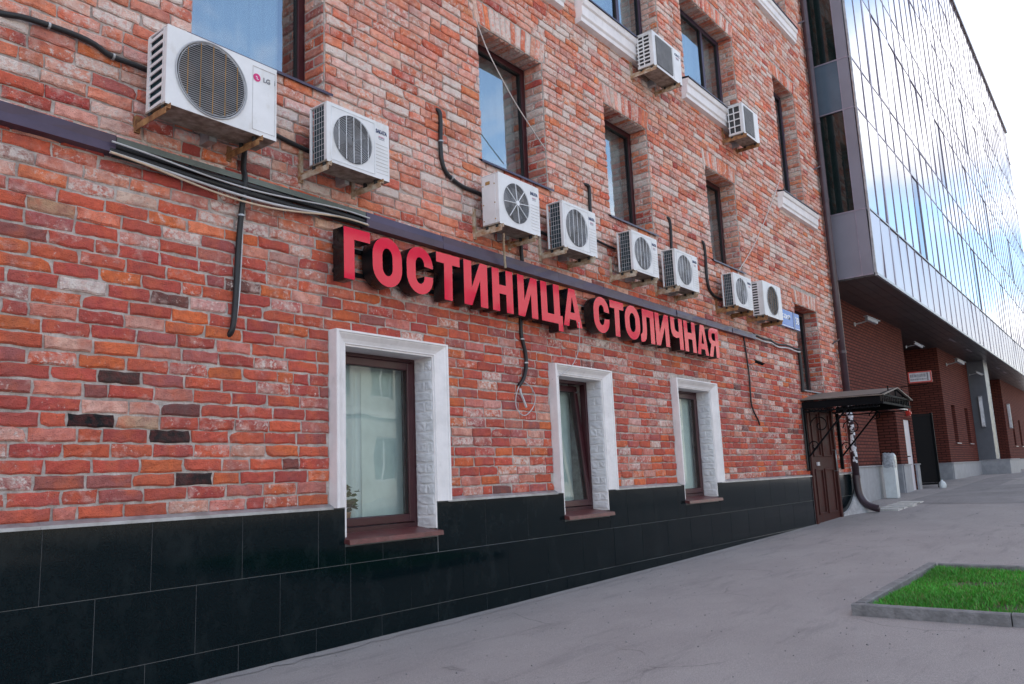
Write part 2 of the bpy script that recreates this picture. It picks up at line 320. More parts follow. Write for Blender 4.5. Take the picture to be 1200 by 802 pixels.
# ------------------------------------------------------------------ mesh helpers
class MB:
    """collects faces of one mesh; build() links it as ONE object"""
    def __init__(s): s.v = []; s.f = []; s.mi = []; s.t = []; s.tint = None; s.cur = 0
    def add(s, vs, fs, tint=None, mi=None):
        o = len(s.v); s.v += [tuple(p) for p in vs]
        for f in fs: s.f.append(tuple(o+i for i in f)); s.mi.append(s.cur if mi is None else mi)
        if tint is not None: s.t += [tint]*len(vs)
        return s
    def box(s, x0, x1, y0, y1, z0, z1, mi=None):
        vs = [(x, y, z) for z in (z0, z1) for y in (y0, y1) for x in (x0, x1)]
        return s.add(vs, [(0, 2, 3, 1), (4, 5, 7, 6), (0, 1, 5, 4), (2, 6, 7, 3), (0, 4, 6, 2), (1, 3, 7, 5)], mi=mi)
    def bar(s, a, b, w, h=None, up=(0, 0, 1), mi=None):
        """rectangular bar from a to b; w across, h along up"""
        a, b = Vector(a), Vector(b); h = h or w
        d = (b-a).normalized(); u = Vector(up)
        if abs(d.dot(u)) > .99: u = Vector((0, 1, 0))
        sd = d.cross(u).normalized(); u = sd.cross(d)
        vs = [p+sd*(i*w/2)+u*(j*h/2) for p in (a, b) for i, j in ((-1, -1), (1, -1), (1, 1), (-1, 1))]
        return s.add(vs, [(3, 2, 1, 0), (4, 5, 6, 7), (0, 1, 5, 4), (1, 2, 6, 5), (2, 3, 7, 6), (3, 0, 4, 7)], mi=mi)
    def tube(s, pts, r, n=8, cap=True, smooth=0, mi=None):
        pts = [Vector(p) for p in pts]
        if smooth:
            q = []
            for i in range(len(pts)-1):
                p0, p1, p2, p3 = pts[max(i-1, 0)], pts[i], pts[i+1], pts[min(i+2, len(pts)-1)]
                for k in range(smooth):
                    t = k/smooth
                    q.append(.5*((2*p1)+(-p0+p2)*t+(2*p0-5*p1+4*p2-p3)*t*t+(-p0+3*p1-3*p2+p3)*t**3))
            q.append(pts[-1]); pts = q
        rr = r if isinstance(r, (list, tuple)) else [r]*len(pts)
        vs = []; ref = None
        for i, p in enumerate(pts):
            d = (pts[min(i+1, len(pts)-1)]-pts[max(i-1, 0)]).normalized()
            if ref is None: ref = Vector((0, 0, 1)) if abs(d.z) < .9 else Vector((1, 0, 0))
            a = d.cross(ref).normalized(); b = a.cross(d).normalized(); ref = b
            k = rr[min(i, len(rr)-1)]
            for j in range(n): t = 2*math.pi*j/n; vs.append(p+a*math.cos(t)*k+b*math.sin(t)*k)
        fs = [(i*n+j, i*n+(j+1) % n, (i+1)*n+(j+1) % n, (i+1)*n+j) for i in range(len(pts)-1) for j in range(n)]
        if cap: fs += [tuple(range(n-1, -1, -1)), tuple((len(pts)-1)*n+j for j in range(n))]
        return s.add(vs, fs, mi=mi)
    def disc(s, c, r, n=28, axis='y', mi=None):
        c = Vector(c)
        vs = [c+Vector((math.cos(2*math.pi*j/n)*r, 0, math.sin(2*math.pi*j/n)*r)) for j in range(n)]
        return s.add(vs, [tuple(range(n))], mi=mi)
    def ring(s, c, r, tr, n=28, m=6, mi=None):
        """torus in the xz plane"""
        c = Vector(c); vs = []
        for j in range(n):
            t = 2*math.pi*j/n
            for k in range(m):
                p = 2*math.pi*k/m; q = r+tr*math.cos(p)
                vs.append(c+Vector((q*math.cos(t), tr*math.sin(p), q*math.sin(t))))
        return s.add(vs, [(j*m+k, j*m+(k+1) % m, ((j+1) % n)*m+(k+1) % m, ((j+1) % n)*m+k) for j in range(n) for k in range(m)], mi=mi)
    def build(s, name, mats, parent=None, smooth=False, loc=None, bevel=0., autosm=None):
        me = bpy.data.meshes.new(name); me.from_pydata(s.v, [], s.f)
        for mm in (mats if isinstance(mats, (list, tuple)) else [mats]): me.materials.append(MATS[mm])
        me.polygons.foreach_set('material_index', s.mi)
        if s.t:
            at = me.attributes.new('tint', 'FLOAT_COLOR', 'POINT')
            at.data.foreach_set('color', [c for t in s.t for c in t])
        if smooth: me.polygons.foreach_set('use_smooth', [True]*len(me.polygons))
        me.update()
        o = bpy.data.objects.new(name, me); col.objects.link(o)
        if loc: o.location = loc
        if parent: o.parent = parent
        if bevel:
            b = o.modifiers.new('bevel', 'BEVEL'); b.width = bevel; b.segments = 2; b.limit_method = 'ANGLE'
        return o
def empty(name, loc=(0, 0, 0)):
    o = bpy.data.objects.new(name, None); o.location = loc; o.empty_display_size = .2; col.objects.link(o); return o
def tag(o, label=None, cat=None, group=None, kind=None):
    if label: o['label'] = label
    if cat: o['category'] = cat
    if group: o['group'] = group
    if kind: o['kind'] = kind
    return o
def text_part(s, size, at, parent, matname, name='print', width=None, bold=.0, mirror_y=True, rot=(math.pi/2, 0, 0)):
    """flat lettering as a mesh, baseline-left at `at`, facing the street (-y)"""
    cu = bpy.data.curves.new('t', 'FONT'); cu.body = s; cu.size = size; cu.extrude = .0012; cu.offset = bold
    t = bpy.data.objects.new('t', cu); col.objects.link(t)
    dg = bpy.context.evaluated_depsgraph_get(); me = bpy.data.meshes.new_from_object(t.evaluated_get(dg))
    bpy.data.objects.remove(t); bpy.data.curves.remove(cu)
    me.materials.clear(); me.materials.append(MATS[matname])
    o = bpy.data.objects.new(name, me); col.objects.link(o); o.location = at; o.rotation_euler = rot
    if width and len(me.vertices):
        w = max(v.co.x for v in me.vertices)-min(v.co.x for v in me.vertices)
        if w > 0: o.scale = (width/w, 1, 1)
    if parent: o.parent = parent
    return o
def project(p):
    d = Vector(p)-Vector((0, -D, H)); z = d.dot(fwd)
    if z < .05: return None
    return 600+947.75*d.dot(rgt)/z, 401-947.75*d.dot(upv)/z, z

# ------------------------------------------------------------------ ground
GX = [(-200, -.02), (0, -.02), (2.66, 0), (3.78, .01), (5.5, .024), (8.9, .073), (13.7, .166), (15.7, .228), (19, .33), (23, .39), (28, .53), (33, .57), (60, .6), (400, .6)]
def gx(x):
    for (a, za_), (b, zb) in zip(GX, GX[1:]):
        if a <= x <= b: return za_+(zb-za_)*(x-a)/(b-a)
    return 0
def gz(x, y): return gx(x)+.008*max(-9, min(0, y))
xs = [-200, -60, -20, -8, -3]+[i*.75 for i in range(0, 60)]+[50, 60, 80, 120, 250, 400]
ys = [-300, -120, -60, -30, -20, -14, -11, -9, -7.5]+[-7+.5*i for i in range(0, 18)]+[4, 10, 30, 100, 300]
mb = MB()
vs_ = [(x, y, gz(x, y)) for y in ys for x in xs]; nx = len(xs)
mb.add(vs_, [(j*nx+i, j*nx+i+1, (j+1)*nx+i+1, (j+1)*nx+i) for j in range(len(ys)-1) for i in range(nx-1)])
tag(mb.build('pavement', 'asphalt'), kind='structure')
def sheet(name, x0, x1, y0, y1, dz, m, n=24, wob=0., wx=0.):
    b = MB(); v = []
    for j in range(2):
        for i in range(n+1):
            x = x0+(x1-x0)*i/n; y = (y0 if j == 0 else y1)
            if wob and j == 0: y += rnd.uniform(-wob, wob)
            v.append((x+(rnd.uniform(-wx, wx) if i in (0, n) else 0), y, gz(x, y)+dz))
    b.add(v, [(i, i+1, n+2+i, n+1+i) for i in range(n)])
    return tag(b.build(name, m), kind='structure')
sheet('pavement_edge_strip', 1.0, 13.5, -.13, -.02, .004, 'asphalt_dust', 110, .035)
sheet('pavement_patch', 17.6, 60, -7.5, -.35, .005, 'asphalt_dark', 40, .02, .2)
sheet('forecourt', 24.6, 60, -2.2, 3.4, .010, 'asphalt', 30)

# ------------------------------------------------------------------ hotel: openings
# (x0, x1, z0, z1, depth of the frame)
LOW = [(3.80, 4.72, .70, 2.10), (6.48, 7.28, .70, 2.085), (9.01, 9.93, .73, 2.125)]
MID = [(2.57, 3.645, 4.0, 5.40), (5.47, 6.51, 4.0, 5.40), (7.72, 8.75, 4.0, 5.40), (10.44, 11.48, 4.0, 5.41), (13.62, 14.80, 2.36, 3.86)]
TOP = [(7.40, 9.30, 6.47, 8.03), (10.03, 11.93, 6.50, 8.03), (13.70, 14.78, 5.76, 8.09), (13.2, 14.9, 9.52, 11.0), (2.2, 4.1, 6.47, 8.03), (4.8, 6.7, 6.47, 8.03)]
DOOR = (13.60, 14.92, .0, 2.16)
OPEN = [o[:4] for o in LOW+MID+TOP]+[DOOR]
XL, XR, ZB, ZT = -2.2, 15.86, .955, 11.6
hotel = tag(empty('brick_building', (6, 0, 0)), 'old red brick hotel building with a black tiled base', 'building')
def child(o, parent):
    o.parent = parent; o.matrix_parent_inverse = parent.matrix_world.inverted() if False else Matrix.Translation(-Vector(parent.location)); return o
HM = Matrix.Translation(-Vector(hotel.location))
# mortar wall in a grid around the openings, with jambs and lintels behind every opening
def wall_grid(mb, x0, x1, z0, z1, opens, y=0.):
    X = sorted({x0, x1, *[v for o in opens for v in o[:2] if x0 < v < x1]}); Zs = sorted({z0, z1, *[v for o in opens for v in o[2:4] if z0 < v < z1]})
    for a, b in zip(X, X[1:]):
        for c, d in zip(Zs, Zs[1:]):
            mx, mz = (a+b)/2, (c+d)/2
            if any(o[0] < mx < o[1] and o[2] < mz < o[3] for o in opens): continue
            mb.add([(a, y, c), (b, y, c), (b, y, d), (a, y, d)], [(0, 1, 2, 3)])
mb = MB(); wall_grid(mb, XL, XR, -.6, 13.0, OPEN)
for (x0, x1, z0, z1) in OPEN:
    dd = .45
    mb.add([(x0, 0, z0), (x0, dd, z0), (x0, dd, z1), (x0, 0, z1)], [(0, 1, 2, 3)])
    mb.add([(x1, 0, z0), (x1, dd, z0), (x1, dd, z1), (x1, 0, z1)], [(3, 2, 1, 0)])
    mb.add([(x0, 0, z1), (x1, 0, z1), (x1, dd, z1), (x0, dd, z1)], [(3, 2, 1, 0)])
    mb.add([(x0, 0, z0), (x1, 0, z0), (x1, dd, z0), (x0, dd, z0)], [(0, 1, 2, 3)])
wall = mb.build('wall', 'mortar', hotel); wall.matrix_parent_inverse = HM
mb = MB(); mb.box(XL, XR, .46, .60, -.6, 13.0) if False else None
mb.add([(XR, 0, -.6), (XR, 12, -.6), (XR, 12, 13), (XR, 0, 13)], [(0, 1, 2, 3)])
mb.add([(XL, 0, -.6), (XL, 12, -.6), (XL, 12, 13), (XL, 0, 13)], [(3, 2, 1, 0)])
mb.add([(XL, 12, -.6), (XR, 12, -.6), (XR, 12, 13), (XL, 12, 13)], [(3, 2, 1, 0)])
o = mb.build('side_wall', 'mortar', hotel); o.matrix_parent_inverse = HM
mb = MB(); mb.box(XL-.3, XR+.1, -.3, 12.2, 13.0, 13.25); o = mb.build('roof', 'roof_sheet', hotel); o.matrix_parent_inverse = HM
mb = MB()
for z in (3.35, 5.95, 9.0): mb.box(XL+.02, XR-.02, .5, 11.98, z, z+.12)
o = mb.build('floor_slab', 'room', hotel); o.matrix_parent_inverse = HM

# ------------------------------------------------------------------ bricks
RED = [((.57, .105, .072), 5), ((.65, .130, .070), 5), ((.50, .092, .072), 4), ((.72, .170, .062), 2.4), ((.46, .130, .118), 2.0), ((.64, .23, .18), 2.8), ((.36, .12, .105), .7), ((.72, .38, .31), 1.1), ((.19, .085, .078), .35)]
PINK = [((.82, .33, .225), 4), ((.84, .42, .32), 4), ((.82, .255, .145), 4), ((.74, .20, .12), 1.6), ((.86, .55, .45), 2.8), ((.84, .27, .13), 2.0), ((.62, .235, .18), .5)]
def pick(pal):
    t = rnd.random()*sum(w for _, w in pal)
    for c, w in pal:
        t -= w
        if t <= 0: return c
    return pal[-1][0]
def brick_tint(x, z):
    k = min(1, max(0, (z-2.3)/1.4))  # paler palette and stronger haze higher up the wall
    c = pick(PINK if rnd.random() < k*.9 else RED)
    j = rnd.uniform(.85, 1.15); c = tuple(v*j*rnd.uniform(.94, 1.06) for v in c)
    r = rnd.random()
    lime_pale = rnd.uniform(.20, .66) if r < .62 else (rnd.uniform(.55, .85) if r < .88 else rnd.uniform(.85, 1.15))
    lime_pale += .40*k
    if x > 6 and z < 2.9: lime_pale += .10
    return (*c, lime_pale)
def brick_mesh(L, hh, yb, proud, nxv=4, tilt=0., edge=.15):
    """one worn brick centred at origin: front towards -y; uneven outline, softened arrises"""
    vs = []; nz = 3
    j = lambda s: rnd.uniform(-s, s)
    ol = []                                     # outline ring, counter-clockwise seen from -y
    for i in range(nxv): ol.append((-L/2+L*i/(nxv-1), -hh/2))
    ol.append((L/2, 0))
    for i in range(nxv): ol.append((L/2-L*i/(nxv-1), hh/2))
    ol.append((-L/2, 0))
    n = len(ol); ol = [(x+j(.005), z+j(.0045)) for x, z in ol]
    if rnd.random() < .18:
        k = rnd.choice((0, nxv-1, nxv+1, 2*nxv)); ol[k] = (ol[k][0]*rnd.uniform(.90, .96), ol[k][1]*rnd.uniform(.55, .85))
    back = [(x, yb, z) for x, z in ol]
    arris = [(x, -proud*edge+j(.0015), z) for x, z in ol]
    inner = [(x-math.copysign(min(.012, abs(x)), x) if abs(x) > L*.42 else x+j(.004), -proud-tilt*x+j(.0025), z-math.copysign(.010, z) if abs(z) > hh*.25 else z+j(.003)) for x, z in ol]
    mid = [(-L/2+L*i/(nxv-1), -proud-tilt*(-L/2+L*i/(nxv-1))+j(.003), j(.006)) for i in range(1, nxv-1)]
    vs = back+arris+inner+mid; fs = []
    for a in range(2):
        for i in range(n): fs.append((a*n+i, a*n+(i+1) % n, (a+1)*n+(i+1) % n, (a+1)*n+i))
    I = 2*n; M = 3*n; right, left = I+nxv, I+n-1
    row = [left]+[M+i for i in range(nxv-2)]+[right]
    low = [I+i for i in range(nxv)]; top = [I+nxv+1+(nxv-1-i) for i in range(nxv)]
    for i in range(nxv-1):
        fs.append((low[i], low[i+1], row[i+1], row[i])); fs.append((row[i], row[i+1], top[i+1], top[i]))
    return vs, fs
P = .0825; rows = int((ZT-ZB)/P)
bricks = []      # (cx, cz, L, h, tint)
SPECIAL = [(2.064, 1.425, (.010, .010, .011), .12), (2.583, 1.423, (.009, .010, .011), .05), (2.569, 1.178, (.025, .018, .018), .25), (1.72, 2.66, (.55, .33, .20), .35), (2.25, 1.509, (.60, .40, .27), .5), (2.052, 2.243, (.58, .50, .48), 1.2), (2.20, 1.70, (.07, .04, .035), .3)]
def blocked(x0, x1, z0, z1):
    segs = [(x0, x1)]
    for o in OPEN:
        a0, a1, c0, c1 = o
        lint = .255 if (o[2] > 3.5 or o[3] > 3.5) else 0.
        e = 0.
        if o in [l[:4] for l in LOW]: a0, a1, c1 = a0-.12, a1+.12, c1+.09     # behind the moulded surrounds
        hit = z1 > c0+.02 and z0 < c1+lint-.02
        if not hit: continue
        if lint and z0 > c1-.02: a0, a1 = a0-.06, a1+.06
        ns = []
        for s0, s1 in segs:
            if s1 <= a0 or s0 >= a1: ns.append((s0, s1)); continue
            if s0 < a0: ns.append((s0, a0))
            if s1 > a1: ns.append((a1, s1))
        segs = ns
    return segs
for r in range(rows):
    z0 = ZB+r*P; zc = z0+P/2
    zo = .0025*math.sin(r*1.7)
    pos = XL + (-.13 if r % 2 else 0)+rnd.uniform(-.03, .03)
    while pos < XR:
        L = .256+rnd.uniform(-.011, .011); q = rnd.random()
        if q < .075: L = .132
        elif q < .10: L = .19
        a, b = max(pos, XL), min(pos+L, XR); pos += L
        if b-a < .04: continue
        for s0, s1 in blocked(a, b, z0, z0+P):
            if s1-s0 < .035: continue
            g = .0055+rnd.uniform(0, .003)
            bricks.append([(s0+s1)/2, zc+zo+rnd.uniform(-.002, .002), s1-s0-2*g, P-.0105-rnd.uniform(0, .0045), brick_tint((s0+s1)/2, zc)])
for sxp, szp, c, lm in SPECIAL:
    b = min(bricks, key=lambda q: abs(q[0]-sxp)+abs(q[1]-szp)*3+(.3 if q[2] < .2 else 0))
    b[4] = (*c, lm)
def area_px(b):
    p = project((b[0], 0, b[1]))
    if not p or not (-20 < p[0] < 1220 and -15 < p[1] < 817): return 0
    q = project((b[0]+b[2], 0, b[1])); t = project((b[0], 0, b[1]+b[3]))
    if not q or not t: return 0
    ins = 1. if (12 < p[0] < 1188 and 4 < p[1] < 798) else .3
    return abs((q[0]-p[0])*(t[1]-p[1])-(q[1]-p[1])*(t[0]-p[0]))*ins
bricks.sort(key=area_px, reverse=True)
field = MB()
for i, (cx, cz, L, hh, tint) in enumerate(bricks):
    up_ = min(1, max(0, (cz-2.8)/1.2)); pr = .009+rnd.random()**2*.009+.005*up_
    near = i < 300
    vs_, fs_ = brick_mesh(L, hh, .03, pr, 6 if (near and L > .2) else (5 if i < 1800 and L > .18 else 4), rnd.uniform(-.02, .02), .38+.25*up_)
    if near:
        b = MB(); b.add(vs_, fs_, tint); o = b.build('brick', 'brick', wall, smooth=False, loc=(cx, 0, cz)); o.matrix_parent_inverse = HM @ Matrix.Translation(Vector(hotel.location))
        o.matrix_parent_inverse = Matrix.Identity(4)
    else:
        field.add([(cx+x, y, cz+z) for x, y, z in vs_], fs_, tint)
# soldier courses over the upper openings, brick jambs and brick soffits
for o in MID+TOP:
    x0, x1, z0, z1 = o[:4]
    x = x0-.06
    n = round((x1-x0+.12)/.081); w = (x1-x0+.12)/n
    for i in range(n):
        cx = x+w*(i+.5); lean = (cx-(x0+x1)/2)*.10
        vs_, fs_ = brick_mesh(.243, w-.012, .03, .007+rnd.random()*.006)
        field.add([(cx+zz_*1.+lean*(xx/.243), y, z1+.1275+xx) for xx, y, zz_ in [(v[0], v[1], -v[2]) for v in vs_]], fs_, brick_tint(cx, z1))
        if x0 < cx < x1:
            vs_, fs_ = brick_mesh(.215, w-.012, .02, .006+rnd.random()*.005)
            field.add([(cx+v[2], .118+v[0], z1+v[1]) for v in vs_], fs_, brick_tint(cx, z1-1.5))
    r0 = int((z0-ZB)/P)
    for r in range(r0, rows):
        zc = ZB+(r+.5)*P
        if zc < z0+.02 or zc > z1-.02: continue
        for (xe, sg) in ((x1, -1), (x0, 1)):
            split = (r % 2 == 0)
            for (a, b) in (((.004, .12), (.12, .235)) if split else ((.004, .235),)):
                vs_, fs_ = brick_mesh(b-a-.010, P-.014, .02, .005+rnd.random()*.006)
                field.add([(xe+sg*(-v[1]), (a+b)/2+sg*(-1)*v[0]*-1, zc+v[2]) for v in vs_], [f if sg < 0 else tuple(reversed(f)) for f in fs_], brick_tint(x1, zc-1.2))
fo = field.build('brickwork', 'brick', wall); fo['kind'] = 'stuff'
fo.matrix_parent_inverse = Matrix.Identity(4)
# fix: the wall object itself sits at world origin, children use world coordinates

# ------------------------------------------------------------------ plinth
mb = MB(); wall_grid(mb, XL, XR, -.6, .935, [l[:4] for l in LOW]+[DOOR], y=-.0265)
plinth = mb.build('plinth', 'joint', hotel); plinth.matrix_parent_inverse = HM
def tile(x0, x1, z0, z1):
    g = .0015
    if x1-x0 < .02 or z1-z0 < .02: return
    b = MB(); w, h = (x1-x0)/2-g, (z1-z0)/2-g; c = .0015; ty = rnd.uniform(-.0006, .0006)
    b.add([(-w, .012, -h), (w, .012, -h), (w, .012, h), (-w, .012, h), (-w, ty, -h), (w, ty, -h), (w, ty, h), (-w, ty, h), (-w+c, ty-c, -h+c), (w-c, ty-c, -h+c), (w-c, ty-c, h-c), (-w+c, ty-c, h-c)],
          [(0, 1, 5, 4), (1, 2, 6, 5), (2, 3, 7, 6), (3, 0, 4, 7), (4, 5, 9, 8), (5, 6, 10, 9), (6, 7, 11, 10), (7, 4, 8, 11), (8, 9, 10, 11)])
    o = b.build('tile', 'granite', plinth, loc=((x0+x1)/2, -.0285, (z0+z1)/2))
    o.rotation_euler = (rnd.uniform(-.0012, .0012), 0, rnd.uniform(-.0012, .0012))
TP = .5825
for z0, z1, off in ((.545, .928, 1.818), (.160, .545, 2.097), (-.225, .160, 1.8)):
    k0 = math.floor((XL-off)/TP)
    for k in range(k0, 40):
        a, b = max(off+k*TP, -.4), min(off+(k+1)*TP, XR)
        if b <= a or z1 < gx((a+b)/2)-.02: continue
        if a >= DOOR[0]-.04 and b <= DOOR[1]+.04: continue
        if a < DOOR[0] < b: b = DOOR[0]-.05
        elif a < DOOR[1] < b: a = DOOR[1]+.05
        cut = [l for l in LOW if l[0]-.002 < b and l[1]+.002 > a and l[2] < z1]
        if cut:
            l = cut[0]
            if a < l[0]-.02: tile(a, min(b, l[0]-.004), z0, z1)
            if b > l[1]+.02: tile(max(a, l[1]+.004), b, z0, z1)
            tile(max(a, l[0]-.004) , min(b, l[1]+.004), z0, l[2]-.035)
        else: tile(a, b, z0, z1)
e = [XL]+[v for l in LOW for v in (l[0]-.118, l[1]+.118)]+[DOOR[0]-.05, DOOR[1]+.05, XR]
for i in range(0, len(e), 2):
    a, b = e[i], e[i+1]; x = a
    while x < b:
        x2 = min(b, x+2.0); mb = MB()
        mb.add([(x+.001, .0, .968), (x2-.001, .0, .968), (x2-.001, -.047, .944), (x+.001, -.047, .944), (x2-.001, -.047, .926), (x+.001, -.047, .926), (x+.001, -.02, .926), (x2-.001, -.02, .926)], [(3, 2, 1, 0), (5, 4, 2, 3), (6, 7, 4, 5)])
        mb.build('ledge', 'galvanised', plinth); x = x2

# ------------------------------------------------------------------ windows
def frame(mb, x0, x1, z0, z1, w, y0, y1, wb=None, wt=None):
    wb = wb or w; wt = wt or w
    mb.box(x0, x0+w, y0, y1, z0, z1); mb.box(x1-w, x1, y0, y1, z0, z1)
    mb.box(x0+w, x1-w, y0, y1, z0, z0+wb); mb.box(x0+w, x1-w, y0, y1, z1-wt, z1)
def curtain_mesh(x0, x1, z0, z1, y, amp=.02, wl_=.11, n=60):
    b = MB(); v = []; ph = rnd.random()*6
    for i in range(n+1):
        x = x0+(x1-x0)*i/n; d = amp*math.sin(2*math.pi*(x-x0)/wl_+ph)+amp*.5*math.sin(2*math.pi*(x-x0)/(wl_*2.7)+1)
        v += [(x, y+d*.8, z0), (x, y+d, z1), (x, y+d*.8+.006, z0), (x, y+d+.006, z1)]
    f = []
    for i in range(n): a = 4*i; f += [(a, a+4, a+5, a+1), (a+2, a+3, a+7, a+6), (a+1, a+5, a+7, a+3), (a, a+2, a+6, a+4)]
    f += [(0, 1, 3, 2), (4*n, 4*n+2, 4*n+3, 4*n+1)]
    return b.add(v, f)
def attach(o, parent):     # children are modelled in world space under a root at the hotel's location
    o.parent = parent; return o
for wi, (x0, x1, z0, z1) in enumerate(LOW):
    fy = .16 if wi else .175
    mb = MB(); frame(mb, x0-.01, x1+.01, z0+.02, z1+.01, .052, fy, fy+.07, .06); w = mb.build('window', 'maroon_frame', hotel, bevel=.004); w.matrix_parent_inverse = HM
    sx0, sx1, sz0, sz1 = x0+.045, x1-.045, z0+.085, z1-.045
    b = MB(); frame(b, 0, sx1-sx0, 0, sz1-sz0, .062, -.012, .05); s = b.build('sash', 'maroon_frame', w, loc=(sx0, fy, sz0), bevel=.006)
    g = MB(); g.box(.058, sx1-sx0-.058, .014, .020, .058, sz1-sz0-.058); gp = g.build('pane', 'glass_low', w, loc=(sx0, fy, sz0))
    k = MB(); frame(k, .056, sx1-sx0-.056, .056, sz1-sz0-.056, .008, .006, .013); kk = k.build('gasket', 'rubber', w, loc=(sx0, fy, sz0))
    if wi == 1:
        for q in (s, gp, kk): q.rotation_euler = (R_(-5.2), 0, 0)
        hb = MB(); hb.bar((sx1-.03, fy+.06, sz1-.06), (sx1-.03, fy+.17, sz1-.10), .012); hb.build('sash_stay', 'galvanised', w)
    b = MB(); zb = z0+.045
    b.add([(x0-.01, fy+.005, zb), (x1+.01, fy+.005, zb), (x1+.012, -.085, z0+.012), (x0-.012, -.085, z0+.012), (x1+.012, -.090, z0-.022), (x0-.012, -.090, z0-.022), (x1+.012, -.080, z0-.022), (x0-.012, -.080, z0-.022), (x0-.01, fy+.005, zb-.02), (x1+.01, fy+.005, zb-.02)],
          [(3, 2, 1, 0), (5, 4, 2, 3), (7, 6, 4, 5), (8, 9, 6, 7), (0, 8, 7, 5, 3), (1, 2, 4, 6, 9)])
    b.build('sill', 'maroon_sill', w)
    # moulded white surround: outer ridge high, hollow falling to the opening
    prof = [(0, 0.), (0, -.086), (.004, -.092), (.020, -.092), (.026, -.082), (.034, -.080), (.075, -.052), (.105, -.040), (.116, -.040), (.120, -.030), (.120, .0)]
    W_ = .12; TT = .095
    b = MB(); v = []
    path = []
    for (px, py) in prof:
        s_ = px/W_
        path.append([(x0-W_+px, py, .936), (x0-W_+px, py, z1+TT-px*TT/W_), (x1+W_-px, py, z1+TT-px*TT/W_), (x1+W_-px, py, .936)])
    v = [p for q in path for p in q]; f = []
    for i in range(len(prof)-1):
        for k in range(3): f.append((i*4+k, i*4+k+1, (i+1)*4+k+1, (i+1)*4+k))
    f += [tuple(i*4 for i in range(len(prof)))[::-1], tuple(i*4+3 for i in range(len(prof)))]
    b.add(v, f); b.build('surround', 'white_paint', w)
    # painted brick reveals and plastered soffit
    b = MB(); b.box(x0+.001, x1-.001, -.028, fy+.01, z1-.012, z1+.004)
    b.box(x0-.004, x0+.010, -.028, fy+.01, z0+.03, z1-.012); b.box(x1-.010, x1+.004, -.028, fy+.01, z0+.03, z1-.012)
    b.build('reveal', 'white_paint', w)
    r = 0; zc = z0+.05
    bb = MB()
    while zc < z1-.05:
        hgt = P-.012; split = r % 2
        for (a, c) in (((-.022, .06), (.06, fy)) if split else ((-.022, fy),)):
            for xe, sg in ((x1-.010, 1), (x0+.010, -1)):
                vs_, fs_ = brick_mesh(c-a-.004, hgt+.004, .004, .003+rnd.random()*.004)
                pb = MB(); pb.add([(sg*q[1], sg*q[0], q[2]) for q in vs_], fs_)
                pb.build('painted_brick', 'white_brick_paint', w, loc=(xe, (a+c)/2, zc+hgt/2))
        zc += P; r += 1
    if wi == 0:
        curtain_mesh(x0+.02, x0+.50, z0+.1, z1, fy+.17, .014, .10).build('curtain', 'curtain', w)
        b = MB(); b.box(x0+.46, x1-.02, fy+.15, fy+.153, z0+.1, z1); b.build('blind', 'blind', w)
    elif wi == 1:
        curtain_mesh(x0+.02, x1-.02, z0+.1, z1, fy+.24, .012, .20).build('curtain', 'blind', w)
    else:
        curtain_mesh(x0+.02, x1-.02, z0+.1, z1, fy+.10, .006, .16).build('curtain', 'blind', w)
    b = MB(); b.box(x0-.1, x1+.1, fy+.55, fy+.57, z0-.1, z1+.1); b.box(x0-.1, x1+.1, fy+.08, fy+.55, z0+.02, z0+.05); b.build('inner_ledge', 'room', w)

